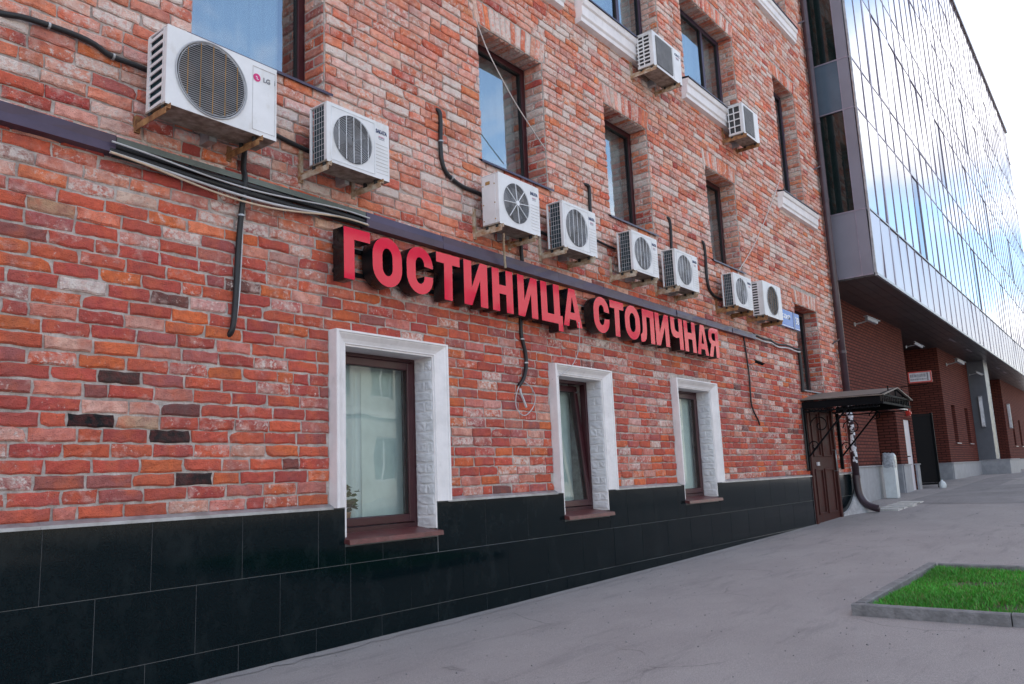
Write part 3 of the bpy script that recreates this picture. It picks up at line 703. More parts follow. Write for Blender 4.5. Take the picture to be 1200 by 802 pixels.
for wi, (x0, x1, z0, z1) in enumerate(MID+TOP):
    fy = .235; top = wi >= len(MID); stair = wi == len(MID)+2
    fm = 'purple_frame' if top else 'maroon_frame'
    mb = MB(); frame(mb, x0-.01, x1+.01, z0+.005, z1+.01, .075, fy, fy+.07); 
    if top and not stair: mb.box(x0+(x1-x0)*.66-.035, x0+(x1-x0)*.66+.035, fy+.001, fy+.069, z0+.08, z1-.065)
    w = mb.build('window', fm, hotel, bevel=.004); w.matrix_parent_inverse = HM
    panes = [(x0+.065, x1-.065)] if not top or stair else [(x0+.065, x0+(x1-x0)*.66-.035), (x0+(x1-x0)*.66+.035, x1-.065)]
    for a, b_ in panes:
        g = MB(); g.box(-(b_-a)/2, (b_-a)/2, 0, .006, -(z1-z0-.14)/2, (z1-z0-.14)/2)
        o = g.build('pane', 'glass_high', w, loc=((a+b_)/2, fy+.03, (z0+z1)/2+.005)); o.rotation_euler = (rnd.uniform(-.006, .006), 0, rnd.uniform(-.006, .006))
        k = MB(); frame(k, a-.002, b_+.002, z0+.078, z1-.063, .012, fy+.012, fy+.028); k.build('gasket', 'rubber', w)
    cur = 'curtain'
    if wi in (0,): curtain_mesh(x0+.03, x1-.17, z0+.05, z1, fy+.11, .018, .12).build('curtain', cur, w)
    else: curtain_mesh(x0+.03, x1-.03, z0+.05, z1, fy+.14, .010, .17).build('curtain', 'blind', w)
    b = MB(); b.box(x0-.2, x1+.2, fy+.6, fy+.62, z0-.2, z1+.2); b.build('room_wall', 'room', w)
    b = MB()
    if top:
        # projecting white moulded sill under a thin dark flashing
        prof = [(.0, 0.), (-.075, .0), (-.075, -.05), (-.095, -.06), (-.095, -.13), (-.11, -.15), (-.13, -.16), (-.13, -.235), (-.0, -.255)]
        prof = [(0., -.30), (-.085, -.285), (-.085, -.235), (-.105, -.215), (-.105, -.10), (-.125, -.085), (-.135, -.05), (-.135, -.012), (0, 0)]
        e = .18 if not stair else .38
        v = [(x, y, z0+z) for x in (x0-e, x1+e) for y, z in prof]; n = len(prof)
        b.add(v, [(i, i+1, n+i+1, n+i) for i in range(n-1)]+[tuple(range(n))[::-1], tuple(range(n, 2*n))]); b.build('sill', 'white_paint', w)
        b = MB(); b.add([(x0-e-.01, .0, z0+.03), (x1+e+.01, .0, z0+.03), (x1+e+.01, -.15, z0+.006), (x0-e-.01, -.15, z0+.006), (x1+e+.01, -.15, z0-.014), (x0-e-.01, -.15, z0-.014)], [(3, 2, 1, 0), (5, 4, 2, 3)])
        b.box(x0+.001, x1-.001, 0, fy+.01, z0+.004, z0+.03)
        b.build('flashing', 'purple_frame', w)
    else:
        b.add([(x0-.01, fy, z0+.05), (x1+.01, fy, z0+.05), (x1+.05, -.045, z0+.0), (x0-.05, -.045, z0+.0), (x1+.05, -.047, z0-.022), (x0-.05, -.047, z0-.022)], [(3, 2, 1, 0), (5, 4, 2, 3)])
        b.build('sill', 'purple_frame', w)

# ------------------------------------------------------------------ entrance door
x0, x1 = DOOR[:2]
mb = MB(); frame(mb, x0-.03, x1+.03, .10, 2.19, .09, -.055, .10, .05); door = mb.build('door', 'door_brown', hotel, bevel=.006); door.matrix_parent_inverse = HM
b = MB(); b.box(x0+.062, x1-.062, -.02, .03, .155, 2.095); b.build('leaf', 'door_brown', door, bevel=.004)
b = MB()
for (a0, a1, c0, c1) in ((.14, .52, 1.25, 2.0), (.62, 1.10, 1.25, 2.0), (.14, .52, .30, 1.05), (.62, 1.10, .30, 1.05)):
    frame(b, x0+a0+.04, x0+a1+.04, c0, c1, .03, -.040, -.0205)
b.build('panel_moulding', 'door_brown', door, bevel=.004)
b = MB(); b.tube([(x1-.16, -.02, 1.0), (x1-.16, -.09, 1.0), (x1-.16, -.09, 1.36), (x1-.16, -.02, 1.36)], .011, 8); b.build('handle', 'galvanised', door, smooth=True)
b = MB(); b.box(x0+.25, x0+.37, -.052, -.041, 1.98, 2.07) if False else b.box(x0+.30, x0+.40, -.045, -.021, 1.10, 1.16); b.build('notice', 'paper', door)

# ------------------------------------------------------------------ cable covers and cable tray
def strip(name, x0, x1, za0, za1, zb0, zb1, y, label, m, joints):
    root = empty(name, (x0, 0, za0)); n = joints; inv = Matrix.Translation(-Vector(root.location))
    for i in range(n):
        a, b_ = i/n, (i+1)/n; X0, X1 = x0+(x1-x0)*a+.002, x0+(x1-x0)*b_-.002
        zl0, zl1 = za0+(zb0-za0)*a, za1+(zb1-za1)*a; zr0, zr1 = za0+(zb0-za0)*b_, za1+(zb1-za1)*b_
        mb = MB(); o1 = rnd.uniform(-.003, .003); dd = rnd.uniform(-.004, .004)
        N = 6; v = []
        for k in range(N+1):
            t = k/N; X = X0+(X1-X0)*t; bl = rnd.uniform(-.0025, .0025)
            v += [(X, 0, zl0+(zr0-zl0)*t), (X, -y+o1+bl, zl0+(zr0-zl0)*t+.004), (X, -y+o1+dd+bl*2, (zl0+zl1)/2+((zr0+zr1)-(zl0+zl1))/2*t), (X, -y+o1-bl, zl1+(zr1-zl1)*t-.004), (X, 0, zl1+(zr1-zl1)*t)]
        f = []
        for k in range(N):
            for q in range(4): A = k*5+q; f.append((A, A+5, A+6, A+1))
        f += [(0, 1, 2, 3, 4), tuple(5*N+q for q in (4, 3, 2, 1, 0))]
        mb.add(v, f); o = mb.build('cover_panel', m, root); o.matrix_parent_inverse = inv
    tag(root, label, 'cable cover'); return root
strip('cable_cover', -1.2, 2.085, 3.028, 3.146, 3.030, 3.142, .075, 'dark purple metal cable cover at the left edge below the largest air conditioner', 'purple_metal', 3)
strip('cable_cover', 3.985, 11.60, 3.016, 3.140, 2.985, 3.062, .075, 'long dark purple metal cable cover running above the red letters', 'purple_metal', 9)
tr = empty('cable_tray', (2.1, 0, 3.03)); inv = Matrix.Translation(-Vector(tr.location))
b = MB(); b.box(2.088, 3.983, -.012, -.0, 3.03, 3.135); b.box(2.088, 3.983, -.070, -.012, 3.122, 3.135); b.box(2.088, 3.983, -.070, -.064, 3.096, 3.1215); o = b.build('channel', 'tray_metal', tr); o.matrix_parent_inverse = inv
tag(tr, 'open greenish metal cable tray between the two dark covers, cables hanging below', 'cable tray')
def cable(name, pts, r, m, label, cat='cable', clips=(), n=8, smooth=6, group=None):
    root = empty(name, pts[0]); inv = Matrix.Translation(-Vector(pts[0]))
    b = MB(); b.tube(pts, r, n, smooth=smooth); o = b.build('sheath', m, root, smooth=True); o.matrix_parent_inverse = inv
    for c in clips:
        b = MB(); b.tube([(c[0]-.006, c[1], c[2]), (c[0]+.006, c[1], c[2])] if len(c) < 4 else [(c[0], c[1], c[2]-.006), (c[0], c[1], c[2]+.006)], r*1.25, 10); o = b.build('clip', 'galvanised', root); o.matrix_parent_inverse = inv
    tag(root, label, cat, group); return root
for i, (za_, sag, rr, m, lab) in enumerate(((3.085, .01, .022, 'cable_black', 'thick black cable in the open tray under the largest air conditioner'), (3.05, .030, .019, 'cable_black', 'black cable sagging lowest out of the open cable tray'), (3.035, .055, .009, 'cable_grey', 'pale grey cable sagging below the open cable tray'), (3.028, .085, .007, 'cable_tan', 'thin tan cable hanging lowest beneath the open cable tray'), (3.085, .05, .006, 'cable_grey', 'thin grey wire crossing the middle of the open cable tray'))):
    pts = [(2.05+1.95*t, -.045-.012*i-(.02*math.sin(t*math.pi)), za_-sag*math.sin(math.pi*min(1, t*1.15))**1.3*(1.0)-.004*math.sin(9*t+i)+(-.02*t if i < 2 else .0)) for t in [k/9 for k in range(10)]]
    cable('cable', pts, rr, m, lab)
cable('cable', [(1.40, .03, 3.66), (1.498, -.03, 3.655), (1.60, -.04, 3.672), (1.82, -.04, 3.682), (1.94, -.04, 3.672), (2.05, -.035, 3.640), (2.20, -.04, 3.635), (2.45, -.05, 3.62)], .017, 'cable_black', 'black insulated pipe bundle running left from the largest air conditioner', clips=[(1.70, -.04, 3.676), (2.06, -.036, 3.639)])
cable('conduit', [(2.945, -.05, 3.36), (2.935, -.05, 3.2), (2.930, -.078, 3.085), (2.921, -.05, 2.846), (2.916, -.03, 2.595), (2.904, -.03, 2.283), (2.885, -.03, 2.10), (2.872, .02, 2.055)], .019, 'cable_black', 'black vertical conduit dropping from the tray onto the brick wall', 'conduit', clips=[(2.922, -.05, 2.86, 1)])
cable('cable', [(2.940, -.045, 3.0), (2.945, -.035, 2.80), (2.938, -.035, 2.55), (2.925, -.035, 2.30), (2.905, -.03, 2.12)], .006, 'cable_grey', 'thin white wire running beside the black vertical conduit')
cable('cable', [(3.13, -.04, 3.52), (3.30, -.035, 3.50), (3.5, -.05, 3.47)], .017, 'cable_black', 'short black pipe between the two largest air conditioners')
cable('conduit', [(4.855, .03, 4.31), (4.872, -.03, 4.28), (4.885, -.035, 4.186), (4.877, -.035, 3.965), (4.89, -.035, 3.818), (4.956, -.035, 3.72), (5.135, -.035, 3.661), (5.32, -.045, 3.648), (5.42, -.09, 3.60), (5.46, -.12, 3.50)], .020, 'cable_black', 'black curved pipe bending down to the air conditioner with the spoked fan guard', 'conduit', clips=[(4.88, -.035, 4.0, 1), (5.0, -.036, 3.70)])
cable('conduit', [(7.18, .03, 4.245), (7.22, -.03, 4.235), (7.255, -.035, 4.19), (7.248, -.035, 3.943), (7.245, -.05, 3.72)], .019, 'cable_black', 'short black pipe rising behind the fourth air conditioner from the left', 'conduit')
cable('conduit', [(9.10, .03, 4.31), (9.13, -.03, 4.30), (9.155, -.035, 4.22), (9.15, -.035, 4.05), (9.13, -.035, 3.85), (9.13, -.05, 3.7)], .019, 'cable_black', 'black pipe rising behind the sixth air conditioner of the lower row', 'conduit')
cable('conduit', [(10.09, .03, 4.20), (10.12, -.03, 4.185), (10.144, -.035, 4.001), (10.134, -.035, 3.697), (10.189, -.035, 3.526), (10.36, -.04, 3.452), (10.56, -.06, 3.44)], .020, 'cable_black', 'black pipe curving down to the seventh air conditioner of the lower row', 'conduit')
cable('cable', [(6.0, -.05, 3.52), (6.15, -.04, 3.50), (6.42, -.06, 3.47)], .016, 'cable_black', 'short black pipe between the spoked unit and its right neighbour')
cable('cable', [(6.98, -.05, 3.70), (7.20, -.04, 3.655), (7.40, -.04, 3.62), (7.70, -.05, 3.60)], .014, 'cable_black', 'black pipe sagging between the fourth and fifth air conditioners')
cable('cable', [(5.925, -.03, 2.99), (5.918, -.03, 2.578), (5.916, -.03, 2.417), (5.942, -.03, 2.329), (5.971, -.03, 2.226), (5.967, -.03, 2.105), (5.918, -.03, 1.996), (5.850, -.025, 1.925)], .018, 'cable_black', 'black cable end hanging below the first word of the red sign', clips=[(5.925, -.03, 2.37, 1), (5.969, -.03, 2.15, 1)])
cable('cable', [(5.85, -.03, 1.93), (5.80, -.03, 1.84), (5.79, -.03, 1.74), (5.84, -.035, 1.67), (5.93, -.035, 1.66), (6.05, -.03, 1.74), (6.09, -.03, 1.84), (6.02, -.03, 1.93), (5.92, -.03, 1.97)], .0045, 'cable_grey', 'thin loop of grey wire on the bricks left of the tilted window', n=6)
cable('cable', [(5.855, -.035, 1.90), (5.860, -.04, 1.85), (5.892, -.04, 1.80), (5.93, -.04, 1.73)], .011, 'cable_grey', 'short pale cable stub hanging in the wire loop')
cable('cable', [(11.24, -.03, 3.0), (11.29, -.03, 2.7), (11.318, -.03, 2.40), (11.30, -.03, 2.05), (11.36, -.03, 1.92), (11.50, -.03, 1.79), (11.57, -.02, 1.72)], .012, 'cable_black', 'black cable hanging right of the red sign beside a small camera')
cable('rope', [(5.43, -.02, 5.42), (5.60, -.02, 5.15), (5.90, -.02, 4.85), (6.15, -.02, 4.65), (6.48, -.015, 4.43)], .006, 'rope', 'thin pale cord slanting across the window above the spoked unit', 'rope', n=6)
cable('rope', [(13.50, -.02, 6.02), (13.3, -.03, 5.82), (12.8, -.03, 5.30), (12.2, -.03, 4.72), (11.7, -.03, 4.30), (11.30, -.03, 4.0), (11.15, -.05, 3.80)], .007, 'rope', 'pale cord falling from the narrow window to the air conditioners', 'rope', n=6)
cable('hose', [(5.50, -.20, 3.27), (5.53, -.17, 3.18), (5.60, -.12, 3.05), (5.63, -.10, 2.99)], .011, 'bracket', 'short pale drain hose hanging under the air conditioner with the spoked guard', 'hose')
cable('conduit', [(5.945, -.05, 3.42), (5.945, -.05, 3.25), (5.94, -.06, 3.12)], .019, 'cable_black', 'short black pipe entering the cable cover above the first word of the sign', 'conduit')
cable('cable', [(6.66, -.19, 2.60), (6.72, -.15, 2.45), (6.74, -.10, 2.30), (6.60, -.09, 2.14), (6.35, -.05, 2.02)], .004, 'cable_grey', 'thin stray wire hanging from the sign over the tilted window', n=6)
rt = [(11.6+1.95*t, -.05-.02*math.sin(t*9), 3.02-.02*t-.025*abs(math.sin(t*9))) for t in [k/12 for k in range(13)]]
cable('cable', rt, .013, 'cable_grey', 'wavy pale cable beyond the right end of the long cable cover')
cable('cable', [(x, y+.012, z+.05) for x, y, z in rt], .016, 'cable_black', 'black cable beyond the right end of the long cable cover')
cable('conduit', [(13.50, -.04, 3.05), (13.52, -.05, 2.9), (13.52, -.05, 2.5), (13.50, -.05, 2.32)], .03, 'cable_black', 'thick black cable bundle left of the window over the entrance', 'conduit')

# ------------------------------------------------------------------ sign letters
LH, LT, LHB = .385, .098, .084
def arc(cx, cz, rx, rz, a0, a1, n=9): return [(cx+rx*math.cos(R_(a0+(a1-a0)*i/n)), cz+rz*math.sin(R_(a0+(a1-a0)*i/n))) for i in range(n+1)]
def letter_shape(ch, w):
    h, t, th = LH, LT, LHB
    if ch == 'Г': return [[(0, 0), (t, 0), (t, h-th), (w, h-th), (w, h), (0, h)]]
    if ch == 'О':
        r = w/2; ri = w/2-t
        return [arc(r, h-r, r, r, 0, 180, 14)+arc(r, r, r, r, 180, 360, 14), list(reversed(arc(r, h-r, ri, r-th, 0, 180, 12)+arc(r, r, ri, r-th, 180, 360, 12)))]
    if ch == 'С':
        r = w/2; ri = w/2-t
        return [arc(r, h-r, r, r, -4, 180, 14)+arc(r, r, r, r, 180, 364, 14)+list(reversed(arc(r, r, ri, r-th, 180, 364, 12)))+list(reversed(arc(r, h-r, ri, r-th, -4, 180, 12)))]
    if ch == 'Т': c = w/2; return [[(c-t/2, 0), (c+t/2, 0), (c+t/2, h-th), (w, h-th), (w, h), (0, h), (0, h-th), (c-t/2, h-th)]]
    if ch == 'И': return [[(0, 0), (t, 0), (w-t, .60*h), (w-t, 0), (w, 0), (w, h), (w-t, h), (t, .40*h), (t, h), (0, h)]]
    if ch == 'Н': return [[(0, 0), (t, 0), (t, .42*h), (w-t, .42*h), (w-t, 0), (w, 0), (w, h), (w-t, h), (w-t, .63*h), (t, .63*h), (t, h), (0, h)]]
    if ch == 'Ц': b = w-.04; return [[(0, 0), (w-.075, 0), (w-.075, -.07), (w, -.07), (w, th), (b, th), (b, h), (b-t, h), (b-t, th), (t, th), (t, h), (0, h)]]
    if ch == 'А': return [[(0, 0), (.28*w, 0), (.33*w, .185*h), (.67*w, .185*h), (.72*w, 0), (w, 0), (.67*w, h), (.33*w, h)], [(.385*w, .37*h), (.5*w, .80*h), (.615*w, .37*h)]]
    if ch == 'Л': return [[(w, 0), (w, h), (.16*w, h), (.16*w, .42*h), (.13*w, .29*h), (.07*w, .235*h), (0, .225*h), (0, 0), (.14*w, .0), (.28*w, .035*h), (.38*w, .12*h), (.43*w, .25*h), (.45*w, .42*h), (.45*w, h-th), (w-t, h-th), (w-t, 0)][::-1]]
    if ch == 'Ч': return [[(w-t, 0), (w, 0), (w, h), (w-t, h), (w-t, .575*h), (.58*w, .555*h), (.44*w, .575*h), (.36*w, .62*h), (t, .70*h), (t, h), (0, h), (0, .64*h), (.05*w, .49*h), (.18*w, .385*h), (.42*w, .35*h), (w-t, .385*h)]]
    if ch == 'Я': return [[(w, 0), (w, h), (.42*w, h), (.22*w, .97*h), (.07*w, .88*h), (.01*w, .72*h), (.04*w, .57*h), (.12*w, .48*h), (.24*w, .43*h), (0, 0), (.33*w, 0), (.53*w, .39*h), (w-t, .39*h), (w-t, 0)][::-1], [(w-t, .57*h), (.45*w, .57*h), (.35*w, .62*h), (.32*w, .70*h), (.35*w, .78*h), (.45*w, .83*h), (w-t, .83*h)]]
SIGN = [('Г', 3.676, 3.926), ('О', 3.949, 4.249), ('С', 4.297, 4.592), ('Т', 4.625, 4.908), ('И', 4.96, 5.268), ('Н', 5.332, 5.624), ('И', 5.694, 5.996), ('Ц', 6.052, 6.396), ('А', 6.412, 6.737),
        ('С', 6.965, 7.262), ('Т', 7.285, 7.572), ('О', 7.595, 7.914), ('Л', 7.926, 8.256), ('И', 8.283, 8.613), ('Ч', 8.668, 8.969), ('Н', 9.014, 9.325), ('А', 9.352, 9.671), ('Я', 9.700, 10.010)]
sign = tag(empty('hotel_sign', (3.676, 0, 2.545)), 'red block letter hotel sign with black sides mounted on the brick wall', 'sign')
SI = Matrix.Translation(-Vector(sign.location))
for ch, a, b_ in SIGN:
    cu = bpy.data.curves.new('c', 'CURVE'); cu.dimensions = '2D'; cu.fill_mode = 'BOTH'; cu.extrude = .06; cu.bevel_depth = 0
    for loop in letter_shape(ch, b_-a):
        sp = cu.splines.new('POLY'); sp.points.add(len(loop)-1); sp.use_cyclic_u = True
        for p, (x, z) in zip(sp.points, loop): p.co = (x, z, 0, 1)
    t = bpy.data.objects.new('c', cu); col.objects.link(t)
    me = bpy.data.meshes.new_from_object(t.evaluated_get(bpy.context.evaluated_depsgraph_get()))
    bpy.data.objects.remove(t); bpy.data.curves.remove(cu)
    me.materials.clear(); me.materials.append(MATS['letter_black']); me.materials.append(MATS['red_acrylic'])
    for p in me.polygons: p.material_index = 1 if p.normal.z > .9 else 0
    me.name = 'letter'
    o = bpy.data.objects.new('letter', me); col.objects.link(o); o.rotation_euler = (math.pi/2+rnd.uniform(-.012, .012), rnd.uniform(-.004, .004), rnd.uniform(-.014, .014)); o.location = (a, -.12, 2.545); o.parent = sign; o.matrix_parent_inverse = SI
b = MB(); b.box(3.70, 6.70, -.045, -.02, 2.80, 2.83); b.box(6.98, 10.0, -.045, -.02, 2.80, 2.83); b.box(3.70, 6.70, -.045, -.02, 2.62, 2.65); b.box(6.98, 10.0, -.045, -.02, 2.62, 2.65)
for x in (3.75, 5.0, 6.6, 7.1, 8.5, 9.9): b.box(x, x+.03, -.062, -.046, 2.60, 2.85); b.box(x, x+.03, -.0195, -.002, 2.80, 2.83); b.box(x, x+.03, -.0195, -.002, 2.62, 2.65)
o = b.build('rail', 'black_iron', sign); o.matrix_parent_inverse = SI

# ------------------------------------------------------------------ air conditioners
def plate_hole(mb, w, h, cx, cz, r, y, n=32, mi=None):
    """front plate (x 0..w, z 0..h at depth y) with a round hole"""
    ang = [2*math.pi*i/n for i in range(n)]; inner = [(cx+r*math.cos(t), y, cz+r*math.sin(t)) for t in ang]; outer = []
    for t in ang:
        c, s = math.cos(t), math.sin(t); k = 1e9
        if c > 1e-6: k = min(k, (w-cx)/c)
        if c < -1e-6: k = min(k, -cx/c)
        if s > 1e-6: k = min(k, (h-cz)/s)
        if s < -1e-6: k = min(k, -cz/s)
        outer.append((cx+k*c, y, cz+k*s))
    mb.add(inner+outer, [(i, (i+1) % n, n+(i+1) % n, n+i)[::-1] for i in range(n)], mi=mi)
    for (qx, qz) in ((0, 0), (w, 0), (w, h), (0, h)):
        # corner fill
        best = sorted(range(n), key=lambda i: (outer[i][0]-qx)**2+(outer[i][2]-qz)**2)[:2]
        i, j = sorted(best)
        if (i, j) == (0, n-1): i, j = j, i
        mb.add([outer[i], outer[j], (qx, y, qz)], [(0, 1, 2)[::-1]], mi=mi)
def ac(x, z, w, h, d, back, kind, label, brand=None, rust=False, fanx=.40, fr=None):
    root = empty('air_conditioner', (x, 0, z)); tag(root, label, 'air conditioner', 'outdoor air conditioner units on the brick wall')
    yf, yb = -(back+d), -back; r = fr or h*.40
    cx, cz = w*fanx, h*.5
    lv = lambda b, nm, m, **k: b.build(nm, m, root, **k)
    b = MB(); t = .012
    # casing: top, bottom, right, back and front plate with its round opening; the left side depends on the model
    square = kind == 'E'
    b.box(0, w, yf, yb, h-t, h); b.box(w-t, w, yf, yb, t, h-t); b.box(0, w-t, yb-t, yb, t, h-t) if kind in 'ACD' else None
    b.box(0, t, yf, yf+.035, t, h-t)
    if kind == 'C': b.box(0, t, yf+.0351, yb, t, h-t)
    if kind == 'B':
        b.box(0, .02, yb-.02, yb, t, h-t); b.box(.0205, w-t, yb-t, yb, t, h-t) if False else None
    plate = MB()
    if square:
        fx0, fx1, fz0, fz1 = w*.10, w*.66, h*.07, h*.93
        for q in ((0, fx0, 0, h), (fx1, w, 0, h), (fx0, fx1, 0, fz0), (fx0, fx1, fz1, h)): plate.add([(q[0], yf-.001, q[2]), (q[1], yf-.001, q[2]), (q[1], yf-.001, q[3]), (q[0], yf-.001, q[3])], [(0, 1, 2, 3)])
    else: plate_hole(plate, w, h, cx, cz, r, yf-.001)
    casing = lv(b, 'casing', 'ac_white', bevel=.006)
    lv(plate, 'front_panel', 'ac_white')
    b = MB(); b.box(0, w, yf, yb, 0, t); lv(b, 'base_pan', 'ac_under')
    # fan well
    b = MB()
    if square: b.box(fx0-.01, fx1+.01, yf+.05, yf+.06, fz0-.01, fz1+.01)
    else:
        n = 32; v = [(cx+r*math.cos(2*math.pi*i/n), y, cz+r*math.sin(2*math.pi*i/n)) for y in (yf-.0005, yf+.07) for i in range(n)]
        b.add(v, [(i, (i+1) % n, n+(i+1) % n, n+i) for i in range(n)]+[tuple(range(n, 2*n))])
    lv(b, 'fan_well', 'ac_dark')
    b = MB()
    for k in range(3):
        a0 = k*2*math.pi/3+.4; v = []; rr = (r if not square else h*.38)*.88; ccx, ccz = (cx, cz) if not square else ((fx0+fx1)/2, h/2)
        for q in range(6):
            aa = a0+q*.23
            for s_, yy in ((.18, .045), (1, .030+.02*(q/5-.5))): v.append((ccx+rr*s_*math.cos(aa), yf+yy+(.012 if s_ < .5 else 0), ccz+rr*s_*math.sin(aa)))
        b.add(v, [(2*q, 2*q+1, 2*q+3, 2*q+2) for q in range(5)])
    b.tube([(ccx, yf+.05, ccz), (ccx, yf+.018, ccz)], rr*.22, 16); lv(b, 'fan', 'fan_rusty' if kind in 'AD' else 'ac_fan', smooth=False)
    # guard
    g = MB(); gm = ['wire_white', 'wire_grey', 'wire_rust', 'ac_mesh']; gy = yf-.008
    def chord_v(xx, rad, thick=.0022, mi=0, yy=gy):
        dz = math.sqrt(max(0, rad*rad-(xx-cx)**2)); g.bar((xx, yy, cz-dz), (xx, yy, cz+dz), thick, mi=mi)
    def chord_h(zv, rad, thick=.0016, mi=1, yy=gy):
        dx = math.sqrt(max(0, rad*rad-(zv-cz)**2)); g.bar((cx-dx, yy, zv), (cx+dx, yy, zv), thick, mi=mi)
    if kind == 'A':
        g.ring((cx, gy, cz), r*1.03, .005, 40, mi=1); g.ring((cx, gy+.003, cz), r*.965, .003, 40, mi=1)
        nn = 34
        for i in range(1, nn): chord_h(cz-r+2*r*i/nn, r*.965, .0026)
        for i in range(-2, 3): chord_v(cx+i*r*.36, r*.965, .0035, 2, gy-.003)
    elif kind == 'B':
        for rr_ in [r*k/17 for k in range(2, 18)]: g.ring((cx, gy+.002, cz), rr_, .0021, 30, 4, mi=1)
        for i in range(-2, 3): chord_v(cx+i*r*.38, r*.99, .004, 0, gy-.004)
        # raised square frame round the fan
        q0, q1, p0, p1 = cx-r*1.10, cx+r*1.16, h*.055, h*.945
        for (a, c) in (((q0, p0), (q1, p0)), ((q1, p0), (q1, p1)), ((q1, p1), (q0, p1)), ((q0, p1), (q0, p0))): g.bar((a[0], yf-.002, a[1]), (c[0], yf-.002, c[1]), .005, mi=0)
    elif kind == 'C':
        for rr_ in [r*k/18 for k in range(3, 19)]: g.ring((cx, gy+.002, cz), rr_, .0016, 30, 4, mi=1)
        for i in range(8):
            t_ = math.pi*i/4+.1; g.bar((cx, gy-.003, cz), (cx+r*math.cos(t_), gy-.003, cz+r*math.sin(t_)), .006, mi=0)
        g.tube([(cx, gy, cz), (cx, gy-.012, cz)], r*.13, 16, mi=0)
    elif kind == 'D':
        for i in range(1, 26): chord_h(cz-r+2*r*i/26, r*.98, .0022)
        for i in range(-2, 3): chord_v(cx+i*r*.4, r*.98, .003, 2)
        g.ring((cx, gy, cz), r, .004, 36, mi=1)
    else:
        for i in range(1, 26): zv = fz0+(fz1-fz0)*i/26; g.bar((fx0, gy, zv), (fx1, gy, zv), .0065, mi=3)
        for i in range(1, 14): xv = fx0+(fx1-fx0)*i/14; g.bar((xv, gy+.002, fz0), (xv, gy+.002, fz1), .0045, mi=3)
    lv(g, 'fan_guard', gm)
    # left side of the housing
    sgl = MB(); y0s, y1s = yf+.036, yb-.001
    if kind == 'A':
        b = MB(); b.box(.016, .02, y0s, y1s, t, h-t); lv(b, 'coil', 'fin')
        for i in range(9):
            zc = .03+i*(h-.06)/8; sgl.bar((.004, y0s, zc), (.004, y1s, zc-.012), .006, .020)
        sgl.box(0, .010, y0s, y0s+.012, t, h-t); sgl.box(0, .010, y1s-.030, y1s, t, h-t); lv(sgl, 'side_louvre', 'ac_white')
    elif kind == 'B':
        b = MB()
        for i in range(26): yy = y0s+(y1s-.03-y0s)*(i+.5)/26; b.box(.018, .045, yy, yy+.0015, t, h-t)
        b.box(.045, .048, y0s, y1s-.03, t, h-t); lv(b, 'coil', 'fin')
        for i in range(1, 10): zc = t+(h-2*t)*i/10; sgl.bar((.008, y0s, zc), (.008, y1s-.02, zc), .0022)
        for i in range(1, 5): yy = y0s+(y1s-.02-y0s)*i/5; sgl.bar((.007, yy, t), (.007, yy, h-t), .0022)
        lv(sgl, 'side_grille', 'wire_white')
    elif kind == 'C':
        sgl.box(-.004, .0, y0s+.06, y0s+.11, h*.80, h*.86)
        for zc in (.05, .2, h-.1): sgl.tube([(-.004, yf+.045, zc), (.001, yf+.045, zc)], .006, 8); sgl.tube([(-.004, yb-.02, zc), (.001, yb-.02, zc)], .006, 8)
        lv(sgl, 'screw', 'wire_rust')
    elif kind == 'D':
        b = MB(); b.box(.016, .02, y0s, y1s, t, h-t); lv(b, 'coil', 'ac_dark')
        sgl.box(0, .012, y0s, y0s+.05, t, h-t); sgl.box(0, .012, y1s-.012, y1s, t, h-t)
        for i in range(13): zc = .025+i*(h-.05)/12; sgl.bar((.005, y0s+.05, zc), (.005, y1s-.012, zc), .010, .016)
        lv(sgl, 'side_louvre', 'ac_white')
    else:
        b = MB(); b.box(.02, .024, y0s, y1s, t, h-t); lv(b, 'coil', 'ac_dark')
        nr = 8 if h < .49 else 4
        for i in range(nr+1): zc = .035+i*(h-.07)/nr; sgl.bar((.006, y0s, zc), (.006, y1s, zc), .012, .016)
        for yy in (y0s+.005, (y0s+y1s)/2, y1s-.02): sgl.bar((.006, yy, t), (.006, yy, h-t), .016, .012, up=(0, 1, 0))
        sgl.box(0, .012, y0s, y1s, t, .03); sgl.box(0, .012, y0s, y1s, h-.03, h-t)
        lv(sgl, 'side_grille', 'ac_white')
    # right-hand service panel, grooves and valve cover
    b = MB(); px0 = w*.76 if kind != 'E' else w*.70
    if kind == 'A':
        frame(b, px0, w-.012, .03, h*.93, .0025, yf-.004, yf-.0012); b.box(w, w+.03, yf+.06, yb-.03, .02, h*.36)
    elif kind in 'BC':
        for i in range(9): zc = h*.10+i*h*.062; b.box(px0+.008, w-.014, yf-.0035, yf-.0012, zc, zc+.0022)
        b.box(w, w+.035, yf+.05, yb-.02, .03, h*.45)
    elif kind == 'D': b.box(px0, px0+.003, yf-.0035, yf-.0012, .02, h-.02)
    else: b.box(px0, px0+.004, yf-.0035, yf-.0012, .02, h-.02); b.box(w, w+.03, yf+.05, yb-.02, .03, h*.4)
    lv(b, 'service_panel', 'ac_dirty')
    # brackets
    bm = 'bracket_rust' if rust else 'bracket'
    for bx in (-.012, w*.80):
        b = MB()
        b.box(bx-.002, bx+.030, -.030, -.0125 if False else -.002, -.085, .20 if kind != 'A' else .02)
        b.box(bx, bx+.032, yf-.03, -.030, -.040, -.0355); b.box(bx+.028, bx+.032, yf-.03, -.030, -.0355, -.004)
        b.box(bx, bx+.004, yf-.03, -.030, -.075, -.0401)
        lv(b, 'bracket', bm)
    for bx in (.012, w*.80+.014):
        for yy in (yf+.04, yb-.04): b = MB(); b.tube([(bx, yy, -.0355), (bx, yy, .0)], .014, 8); lv(b, 'rubber_foot', 'rubber')
